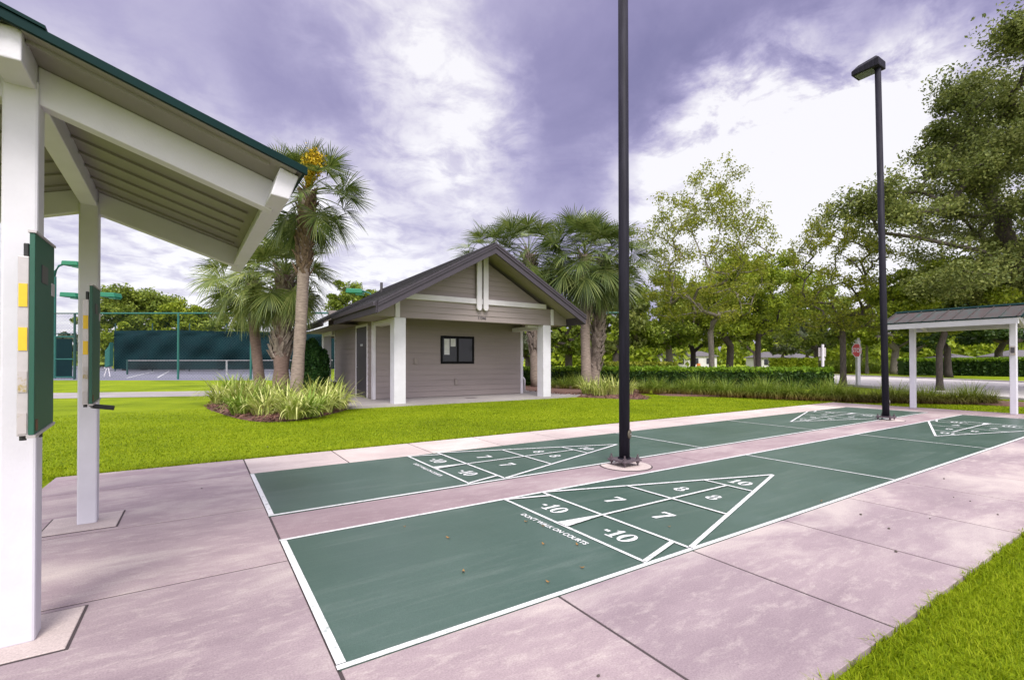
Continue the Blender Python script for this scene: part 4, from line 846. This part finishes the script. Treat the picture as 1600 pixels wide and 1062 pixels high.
def ppalm(label, bpx, bD, tpx, tpy, rpx, n, Rpx, seed, **kw):
    b = AT(bpx, CY, bD); b[2] = 0; tp = AT(tpx, tpy, bD); s_ = bD / FPX
    if kw.get('flower'): kw['flower'] = AT(*kw['flower'], bD - .8)
    return palm(label, b, tp, rpx * s_, n, Rpx * s_, seed, **kw)
ppalm('tallest palm in the left bed, bare grey trunk and yellow flower cluster', 459, 16.4, 482, 300, 8.8, 44, 88, 1, flower=(490, 252), boots=(.60, .985), boot='bootdark', bootn=120, elo=-32, droop=.06, group='palms in the left bed')
ppalm('short palm with criss-cross boots on its trunk, in the middle of the left bed', 436, 18.6, 446, 430, 11, 54, 78, 2, droop=.15, elo=-36, wseg=.019, mat='palmlight', bark='palmbarkred', boots=(.30, .98), bootn=110, group='palms in the left bed')
ppalm('short palm with a plain reddish trunk at the left of the palm bed', 407, 22.5, 394, 436, 7.5, 46, 76, 3, droop=.16, elo=-38, wseg=.019, mat='palmlight', bark='palmbarkred', boots=(.62, .98), bootn=50, group='palms in the left bed')
ppalm('full-crowned palm with smooth grey trunk right of the building', 917, 25.2, 914, 398, 7.5, 56, 82, 4, droop=.12, boots=(.45, .98), bootn=60, group='palms by the right side of the building')
ppalm('palm with a rough booted trunk close beside the smooth one', 928, 26.6, 944, 406, 8, 44, 78, 5, droop=.10, boots=(.12, .98), bootn=130, boot='boot', group='palms by the right side of the building', mat='palm')
ppalm('palm whose booted trunk shows behind the right porch column', 840, 26.0, 826, 398, 8.5, 42, 80, 6, boots=(.25, .98), bootn=110, group='palms by the right side of the building')
ppalm('palm with only its crown showing over the right roof slope near the ridge', 800, 27.0, 768, 400, 9, 36, 66, 7, boots=(.25, .98), bootn=60, group='palms by the right side of the building')

# ------------------------------------------------------------------ shrubs, lilies, grasses, hedges
def tuft(name, label, cat, base, n, L, wd, mat, group, seed, spread=.18, arch=(.3, 1.1), seg=4):
    global rng
    rng = np.random.default_rng(700 + seed); base = np.array(base, float); a = rng.random(n) * 6.283; r = spread * np.sqrt(rng.random(n)); P = base + np.c_[np.cos(a) * r, np.sin(a) * r, np.zeros(n)]
    a2 = a + rng.normal(0, .5, n); h = np.c_[np.cos(a2), np.sin(a2), np.zeros(n)]; s_ = np.c_[-np.sin(a2), np.cos(a2), np.zeros(n)]; Lb = L * rng.uniform(.6, 1.12, n); ar = rng.uniform(*arch, n); el0 = R(88) - ar * .35; rows = []
    p = P.copy(); el = el0.copy()
    for k in range(seg + 1):
        u = k / seg; w_ = wd * (1 - u ** 2.2) * (.55 + .9 * u * (1 - u) * 2) / 2 + .0008; rows.append(p - s_ * w_); rows.append(p + s_ * w_); p = p + (h * np.cos(el)[:, None] + np.array([0, 0, 1.0]) * np.sin(el)[:, None]) * (Lb / seg)[:, None]; el = el - ar * 2.0 / seg
    V = np.stack(rows, 1).reshape(-1, 3); V[:, 2] = np.maximum(V[:, 2], LZ + .01); m_ = 2 * (seg + 1); I = np.arange(n)[:, None] * m_; F = np.concatenate([I + np.array([2 * k, 2 * k + 1, 2 * k + 3, 2 * k + 2]) for k in range(seg)], 1).reshape(-1, 4)
    o = addmesh(name, V, F, M[mat], origin=base); tag(o, label, cat, group); rng = np.random.default_rng(9); return o
LILY = [(345, 632, .95, 'lily'), (372, 634, 1.0, 'lily'), (398, 632, .95, 'lilygreen'), (425, 628, .95, 'lily'), (452, 628, .9, 'lilygreen'), (378, 648, .8, 'lilygreen'), (412, 650, .8, 'lily'), (447, 643, .9, 'lily'), (458, 655, .78, 'lily'), (482, 652, .8, 'lilygreen'), (505, 645, .9, 'lily'), (528, 640, .85, 'lily'), (515, 632, .95, 'lily'), (490, 632, .95, 'lily'), (362, 622, 1.0, 'lilygreen'), (390, 620, 1.0, 'lily')]
for i, (px, py, L, mt) in enumerate(LILY):
    tuft('flax_lily', 'cream-striped flax lily clump in the mulch bed under the left palms', 'plant', G(px, py) + np.array([0, 0, .02]), 120, L * 1.15, .044, mt, 'flax lilies in the left palm bed', i, .24, (.35, 1.35))
for i, (px, py, L) in enumerate(((920, 617, .95), (938, 619, 1.0), (958, 618, 1.0), (978, 617, .9))):
    tuft('flax_lily', 'pale striped flax lily clump behind the nearer lamp post, in the right bed', 'plant', G(px, py) + np.array([0, 0, .02]), 110, L, .038, 'lily', 'flax lilies in the right bed', 40 + i, .30, (.25, 1.1))
# fountain grasses: row in front of the hedge and row behind the far shelter
k = 0
for px, py in [(x, 608 + (x - 850) * .042) for x in range(856, 1330, 21)]:
    if 910 < px < 985: continue
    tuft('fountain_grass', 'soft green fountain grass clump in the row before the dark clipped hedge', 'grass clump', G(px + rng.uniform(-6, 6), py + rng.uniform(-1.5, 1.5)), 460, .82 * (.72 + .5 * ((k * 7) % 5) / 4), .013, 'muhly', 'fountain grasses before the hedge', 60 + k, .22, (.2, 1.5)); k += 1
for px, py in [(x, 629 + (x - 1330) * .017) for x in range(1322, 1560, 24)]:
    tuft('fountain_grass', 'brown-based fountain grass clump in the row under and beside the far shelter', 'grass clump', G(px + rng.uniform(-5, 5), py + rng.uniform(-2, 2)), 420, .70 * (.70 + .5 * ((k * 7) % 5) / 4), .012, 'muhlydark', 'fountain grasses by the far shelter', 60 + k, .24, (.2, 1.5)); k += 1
for i, px in enumerate(range(1288, 1410, 20)):
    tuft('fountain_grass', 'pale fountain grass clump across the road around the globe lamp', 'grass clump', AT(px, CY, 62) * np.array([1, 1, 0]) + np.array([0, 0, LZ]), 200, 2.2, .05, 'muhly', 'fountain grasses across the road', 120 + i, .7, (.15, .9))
def hedge(label, path, wd, h, mat, topmat, n, ls, group='clipped hedges'):
    path = [np.array(p, float)[:2] for p in path]; o = np.array([*path[0], 0]); t = thing('clipped_hedge', label, 'hedge', o, group); b = MB(); P = []; PT = []
    L = [np.linalg.norm(path[i + 1] - path[i]) for i in range(len(path) - 1)]
    for i in range(len(path) - 1):
        a, c = path[i], path[i + 1]; d = (c - a) / L[i]; nn = np.array([-d[1], d[0]]); q = [a + nn * wd * .42, c + nn * wd * .42, c - nn * wd * .42, a - nn * wd * .42]
        b.prism([(*x, LZ) for x in q], (0, 0, h - .08)); m_ = int(n * L[i] / sum(L))
        u = rng.random(m_) * L[i]; face = rng.random(m_); side = np.where(face < .40, 1, -1); v = np.where(face < .8, side * wd / 2, rng.uniform(-.5, .5, m_) * wd); z = np.where(face < .8, rng.random(m_) * h, h)
        wob_ = .05 * np.sin(u * 5) + .04 * np.sin(u * 11 + 1); XY = a + d * u[:, None] + nn * (v + rng.normal(0, .05, m_) + wob_)[:, None]; pp = np.c_[XY, z + rng.normal(0, .04, m_) + np.where(z >= h, wob_ * .8, 0)]
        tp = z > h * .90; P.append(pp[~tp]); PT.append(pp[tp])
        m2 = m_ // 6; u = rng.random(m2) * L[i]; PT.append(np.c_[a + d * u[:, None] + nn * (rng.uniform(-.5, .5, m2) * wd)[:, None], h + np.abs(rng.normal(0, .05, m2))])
    b.build('branches', M['hedge'], t); V, F = leaves(np.vstack(P), ls, .2, 1.7); addmesh('foliage', V, F, M[mat], t); V, F = leaves(np.vstack(PT), ls * 1.1, .5, 1.7); addmesh('top_foliage', V, F, M[topmat], t)  # top leaves use topmat, lighter than the sides on the dark hedges
hedge('long dark hedge with lighter top leaves running from behind the porch to the road', [G(790, 600), G(900, 602), G(1010, 603.5), G(1298, 607)], 1.0, .98, 'hedge', 'hedgetop', 26000, .10)
hedge('short yellow-green hedge across the road left of the white sign', [AT(1202, CY, 62), AT(1276, CY, 60)], 1.6, 1.75, 'yhedge', 'yhedge', 6000, .20)
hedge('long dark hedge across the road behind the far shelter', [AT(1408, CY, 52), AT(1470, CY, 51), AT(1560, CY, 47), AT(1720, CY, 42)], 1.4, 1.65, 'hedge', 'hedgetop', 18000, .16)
hedge('low tawny hedge beyond the long dark one, right of the nearer lamp post', [AT(940, CY, 48), AT(1050, CY, 50)], 2.0, 1.3, 'goak', 'elm', 7000, .16)
# round evergreen shrub behind the tall palm
bc = AT(484, 556, 19.5); sh_ = thing('round_shrub', 'dense dark green rounded evergreen shrub between the tall palm and the building', 'shrub', (bc[0], bc[1], 0))
MB().ball((bc[0], bc[1], 1.05), .58, 12, 9, (1, 1, 1.75)).build('branches', M['bush'], sh_); d = rng.normal(0, 1, (9000, 3)); d /= np.linalg.norm(d, axis=1)[:, None]
V, F = leaves(np.array([bc[0], bc[1], 1.08]) + d * np.array([.70, .70, 1.18]) * rng.uniform(.86, 1.06, 9000)[:, None] * (1 + .06 * np.sin(d[:, :1] * 9)), .075, .1); addmesh('foliage', V, F, M['bush'], sh_)

# ------------------------------------------------------------------ tennis court things
tf = thing('court_fence', 'teal tubular fence along the near side of the tennis court', 'fence', (*G(277, 592)[:2], 0))
fa, fb = G(119, 592.3), G(420, 592); fd = (fb - fa) / np.linalg.norm(fb - fa); fh = AT(277, 497, 45.4)[2]
for px in (119, 277, 389):
    u = G(px, 592.2); u = fa + fd * np.dot(u - fa, fd); MB().tube([(u[0], u[1], LZ), (u[0], u[1], fh)], .085, 10).build('post', M['darkteal'] if px == 119 else M['teal'], tf)
for z in (fh - .03, ): MB().tube([fa + np.array([0, 0, z]), fb + fd * 30 + np.array([0, 0, z])], .07, 8).build('top_rail', M['teal'], tf)
MB().tube([fa + np.array([0, 0, fh - .03]), fa - fd * 40 + np.array([0, 0, fh - .03])], .05, 8).build('top_rail', M['darkteal'], tf)
cl = MB(); Lf = np.linalg.norm(fb - fa) + 22; zt_ = fh - .05; o_ = fa - fd * 9
for i in range(int((Lf + zt_) / .26)):
    for q in (1, -1):
        u0 = i * .26 - (zt_ if q > 0 else 0); u1 = u0 + q * zt_; z0, z1 = LZ, zt_
        a0, a1 = min(max(u0, 0), Lf), min(max(u1, 0), Lf)
        if abs(a1 - a0) < .05: continue
        z0, z1 = (abs(a0 - u0)), (abs(a1 - u0)); cl.tube([o_ + fd * a0 + np.array([0, 0, z0]), o_ + fd * a1 + np.array([0, 0, z1])], .0045, 3, cap=False)
cl.build('chain_link', M['darkteal'], tf)
ws = thing('windscreen_fence', 'dark teal windscreen cloth hung along the far side of the tennis court', 'windscreen', (*AT(290, CY, 82)[:2], 0))
nx, nz_ = 170, 26; V = []
for j in range(nz_ + 1):
    for i in range(nx + 1):
        px = 178 + (700 - 178) * i / nx; u = i / nx; v = j / nz_; top = AT(px, 517 + 1.3 * math.sin(px / 55.0) , 82)[2]
        fold = .5 * math.sin(px / 26 + v * 4) * (1 - v) * .9 + .28 * math.sin(px / 9 - v * 7) * (v < .9) + .2 * math.sin(px / 55 + v * 9); p = AT(px, CY, 82 + fold); V.append((p[0], p[1], .35 + (top - .35) * v))
F = np.array([(j * (nx + 1) + i, j * (nx + 1) + i + 1, (j + 1) * (nx + 1) + i + 1, (j + 1) * (nx + 1) + i) for j in range(nz_) for i in range(nx)]); addmesh('cloth', V, F, M['screen'], ws, smooth=True)
for px in range(180, 700, 58):
    p = AT(px, CY, 83.3); MB().tube([(p[0], p[1], LZ), (p[0], p[1], AT(px, 505, 83.3)[2])], .09, 8).build('post', M['darkteal'], ws)
tn = thing('tennis_net', 'tennis net with white top band and dark posts on the grey court', 'tennis net', (*AT(280, CY, 58)[:2], 0))
na, nb_ = AT(199, CY, 58), AT(520, CY, 56)
na[2] = nb_[2] = 0; zt = AT(260, 563, 58)[2]; MB().beam(na + np.array([0, 0, zt]), nb_ + np.array([0, 0, zt]), .04, .06).build('white_band', M['alu'], tn)
q = MB()
for i in range(220): u = i / 219; p = na + (nb_ - na) * u; q.tube([p + np.array([0, 0, .1]), p + np.array([0, 0, zt - .08])], .012, 3, cap=False)
for z in np.linspace(.1, zt - .1, 10): q.beam(na + np.array([0, 0, z]), nb_ + np.array([0, 0, z]), .012, .024)
q.build('mesh', M['black'], tn)
for u in (0, .0001): pass
MB().tube([na, na + np.array([0, 0, zt + .1])], .10, 8).build('post', M['darkteal'], tn); p = AT(354, CY, 57.2); MB().box(p[0] - .09, p[0] + .09, p[1] - .05, p[1] + .05, LZ, zt).build('centre_strap', M['line'], tn)
gt = thing('tennis_gate', 'teal framed gate with dark screen panels at the left of the tennis court', 'gate', (*AT(101, CY, 44)[:2], 0))
g0, g1 = AT(86, CY, 44), AT(117, CY, 44); zz = lambda py: AT(100, py, 44)[2]; g0[2] = g1[2] = 0; Z = lambda p, z: np.array([p[0], p[1], z])
b = MB(); b.tube([Z(g0, LZ), Z(g0, zz(526))], .10, 8).tube([Z(g1, LZ), Z(g1, zz(526))], .10, 8)
for py in (526, 561, 589): b.tube([Z(g0, zz(py)), Z(g1, zz(py))], .07, 8)
b.build('gate_frame', M['teal'], gt); ga, gb = g0 + (g1 - g0) * .08, g0 + (g1 - g0) * .86
MB().beam(Z(ga, (zz(529) + zz(560)) / 2), Z(gb, (zz(529) + zz(560)) / 2), .04, zz(529) - zz(560)).build('screen_panel', M['screen'], gt); MB().beam(Z(ga, (zz(562) + zz(588)) / 2), Z(gb, (zz(562) + zz(588)) / 2), .04, zz(562) - zz(588)).build('screen_panel', M['screen'], gt)
MB().tube([Z(AT(80, CY, 44), zz(521)), Z(AT(119, CY, 44), zz(521))], .05, 6).build('overhead_rail', M['darkteal'], gt)
def courtlamp(label, px, D, pytop, heads, rp):
    s_ = D / FPX; p = AT(px, CY, D); right = CAMM[0]; t = thing('court_light', label, 'light', (p[0], p[1], 0), 'green lights over the tennis court'); z = lambda py: AT(px, py, D)[2]
    MB().tube([(p[0], p[1], LZ), (p[0], p[1], z(pytop + 20))], rp * s_, 10).build('pole', M['teal'], t)
    for sgn in heads:
        a0 = np.array([p[0], p[1], z(pytop + 20)]); pts = [a0 + right * sgn * s_ * u + np.array([0, 0, v * s_]) for u, v in ((0, 0), (2, 9), (7, 17), (13, 19), (18, 20))]; MB().tube(pts, [rp * s_ * .6] * 5, 8).build('arm', M['teal'], t, smooth=True)
        c = a0 + right * sgn * s_ * 30 + np.array([0, 0, 20 * s_]); fw = CAMM[2] * 8 * s_; hd_ = MB(); hd_.prism([c + right * x * s_ - fw + np.array([0, 0, y * s_]) for x, y in ((-13, -3), (13, -4), (11, 3), (-12, 4))], 2 * fw); h_ = hd_.build('lamp_head', M['lampgreen'], t, bevel=.08); MB().prism([c + right * x * s_ - fw * .7 + np.array([0, 0, y * s_]) for x, y in ((2, -6), (12, -6.5), (12, -4.2), (2, -3.8))], 1.4 * fw).build('lens_box', M['lampgreen'], h_)
    return t
courtlamp('tall twin-armed green court light rising left of the second shelter column', 84, 46, 412, (1, -1), 2.6)
courtlamp('farther twin-headed green court light, half hidden by the second shelter column', 142, 62, 461, (1, -1), 2.0)
courtlamp('green court light whose lamp head shows above the building roof', 585, 58, 455, (-1, 1), 2.0)
um = thing('folded_umbrella', 'folded teal sun umbrella on a white frame beside the tennis court', 'umbrella', (*AT(168, CY, 50)[:2], 0))
c0 = AT(167, 571, 50); c1 = AT(171, 532, 50); s_ = 50 / FPX
MB().prism([AT(163, 574, 50), AT(171, 572, 50), AT(171.5, 534, 50), AT(169.5, 540, 50), AT(163.5, 548, 50)], CAMM[2] * .5).build('canopy', M['teal'], um, bevel=.05)
q = MB(); q.tube([Z(AT(163, CY, 50), LZ), AT(168, 572, 50.2)], .05, 6).tube([Z(AT(172, CY, 50), LZ), AT(169, 572, 50.2)], .05, 6).beam(AT(163, 574.5, 50.2), AT(171, 573, 50.2), .1, .08); q.build('frame', M['trim'], um)

# ------------------------------------------------------------------ road things
def post_thing(name, label, cat, px, D, wpx, pytop, mat):
    p = AT(px, CY, D); t = thing(name, label, cat, (p[0], p[1], 0)); z = AT(px, pytop, D)[2]; s_ = D / FPX; rt = CAMM[0] * wpx * s_ / 2; fw = CAMM[2] * wpx * s_ / 2
    MB().prism([p * np.array([1, 1, 0]) + a * rt + b_ * fw + np.array([0, 0, LZ]) for a, b_ in ((-1, -1), (1, -1), (1, 1), (-1, 1))], (0, 0, z - LZ)).build('post', M[mat], t, bevel=.02); return t, p, s_
t, p, s_ = post_thing('stop_sign', 'red octagonal stop sign on a grey post beside the road', 'road sign', 1340.5, 28, 5, 531, 'steel')
c = AT(1338.5, 547, 27.85); ang = R(19); rt = CAMM[0] * math.cos(ang) + CAMM[2] * math.sin(ang); nrm = np.cross(np.array([0, 0, 1.0]), rt); nrm = -nrm / np.linalg.norm(nrm); nrm = nrm if np.dot(nrm, CAMM[2]) < 0 else -nrm
oct_ = lambda r_, o_: [c + (rt * math.cos(R(22.5 + 45 * i)) + np.array([0, 0, 1]) * math.sin(R(22.5 + 45 * i))) * r_ + nrm * o_ for i in range(8)]
rr_ = 11.5 * s_
pn = MB().prism(oct_(rr_, 0), nrm * .01).build('sign_border', M['trim'], t); MB().prism(oct_(rr_ * .92, .011), nrm * .004).build('sign_face', M['red'], pn)
xv = rt / np.linalg.norm(rt); 
if np.dot(np.cross(xv, np.array([0, 0, 1.0])), nrm) < 0: xv = -xv
mt = Matrix(((xv[0], 0, nrm[0], c[0] + nrm[0] * .02), (xv[1], 0, nrm[1], c[1] + nrm[1] * .02), (xv[2], 1, nrm[2], c[2] - rr_ * .26), (0, 0, 0, 1)))
textmesh('sign_lettering', 'STOP', rr_ * .78, M['trim'], pn, mt, off=.006)
cp = MB().tube([AT(1341, 531, 28), AT(1341, 528, 28)], .07, 8).build('post_cap', M['steel'], t)
t, p, s_ = post_thing('road_sign', 'white square road sign seen from behind on a white post', 'road sign', 1285.5, 44, 3, 538, 'trim')
MB().prism([AT(1279, 543, 44.2), AT(1290.5, 543, 44.2), AT(1290.5, 557, 44.2), AT(1279, 557, 44.2)], CAMM[2] * .05).build('panel_back', M['alu'], t); MB().prism([AT(1280.5, 559, 44.2), AT(1289.5, 559, 44.2), AT(1289.5, 563, 44.2), AT(1280.5, 563, 44.2)], CAMM[2] * .05).build('small_panel', M['alu'], t)
p = AT(1354.5, CY, 58); s_ = 58 / FPX; t = thing('globe_lamp', 'old-style street lamp with white globe behind the stop sign', 'street lamp', (p[0], p[1], 0)); z = lambda py: AT(1354.5, py, 58)[2]
MB().tube([(p[0], p[1], LZ), (p[0], p[1], z(575)), (p[0], p[1], z(572)), (p[0], p[1], z(532))], [2.6 * s_, 2.6 * s_, 1.9 * s_, 1.5 * s_], 12).build('post', M['barklight'], t); MB().ball((p[0], p[1], z(524)), 4.3 * s_, 16, 12).build('globe', M['lamp_globe'], t, smooth=True); MB().tube([(p[0], p[1], z(532)), (p[0], p[1], z(528.5))], [1.8 * s_, 2.8 * s_], 12).build('collar', M['black'], t)
p = AT(1091.5, CY, 70); s_ = 70 / FPX; t = thing('traffic_barrel', 'orange traffic barrel on the far road between the oak trunks', 'traffic barrel', (p[0], p[1], 0)); b = MB(); b.tube([(p[0], p[1], LZ), (p[0], p[1], .5), (p[0], p[1], 1.25)], [.34, .30, .24], 12); b.build('drum', M['orange'], t)
MB().tube([(p[0], p[1], .62), (p[0], p[1], .82)], [.305, .295], 12).build('white_stripe', M['trim'], t); MB().tube([(p[0], p[1], LZ), (p[0], p[1], LZ + .08)], .45, 8).build('base', M['black'], t)
def house(label, px0, px1, D, ywall, yridge, n=3):
    a, c = AT(px0, CY, D), AT(px1, CY, D); a[2] = c[2] = LZ; L = np.linalg.norm(c - a); rt = (c - a) / L; fw = CAMM[2] * np.array([1, 1, 0]); zw = AT(px0, ywall, D)[2]; zr_ = AT(px0, yridge, D)[2]; dp = 7.0
    t = thing('far_house', label, 'house', a, 'houses far across the road'); MB().prism([a, c, c + fw * dp, a + fw * dp], (0, 0, zw - LZ)).build('wall', M['housewall'], t)
    e = .4; q = [a - rt * e - fw * e, c + rt * e - fw * e, c + rt * e + fw * (dp + e), a - rt * e + fw * (dp + e)]; m1, m2 = (a + fw * dp / 2 + rt * dp * .35), (c + fw * dp / 2 - rt * dp * .35); V = [Z(x, zw) for x in q] + [Z(m1, zr_), Z(m2, zr_)] + [Z(x, zw - .12) for x in q]
    MB().add(V, [(0, 1, 5, 4), (1, 2, 5), (2, 3, 4, 5), (3, 0, 4), (6, 7, 1, 0), (7, 8, 2, 1), (8, 9, 3, 2), (9, 6, 0, 3), (9, 8, 7, 6)]).build('roof', M['houseroof'], t)
    for i in range(n):
        u = a + rt * L * (i + .5) / n; w2 = L / n * .22; f = MB().prism([u - rt * w2 - fw * .06 + np.array([0, 0, zw * .35]), u + rt * w2 - fw * .06 + np.array([0, 0, zw * .35]), u + rt * w2 - fw * .06 + np.array([0, 0, zw * .82]), u - rt * w2 - fw * .06 + np.array([0, 0, zw * .82])], fw * .055).build('window', M['glass'], t)
house('white house low between the far oak trunks right of the lamp post', 1030, 1120, 118, 556, 548, 4); house('pale house far across the road left of the yellow-green hedge', 1190, 1232, 105, 558, 549, 3); house('pale house behind the grey-green trees across the road', 1240, 1275, 112, 559, 551, 2); house('white house seen between the far shelter columns', 1496, 1520, 95, 558, 552, 2); house('grey-roofed house at the right edge behind the far shelter', 1588, 1650, 90, 556, 546, 3)
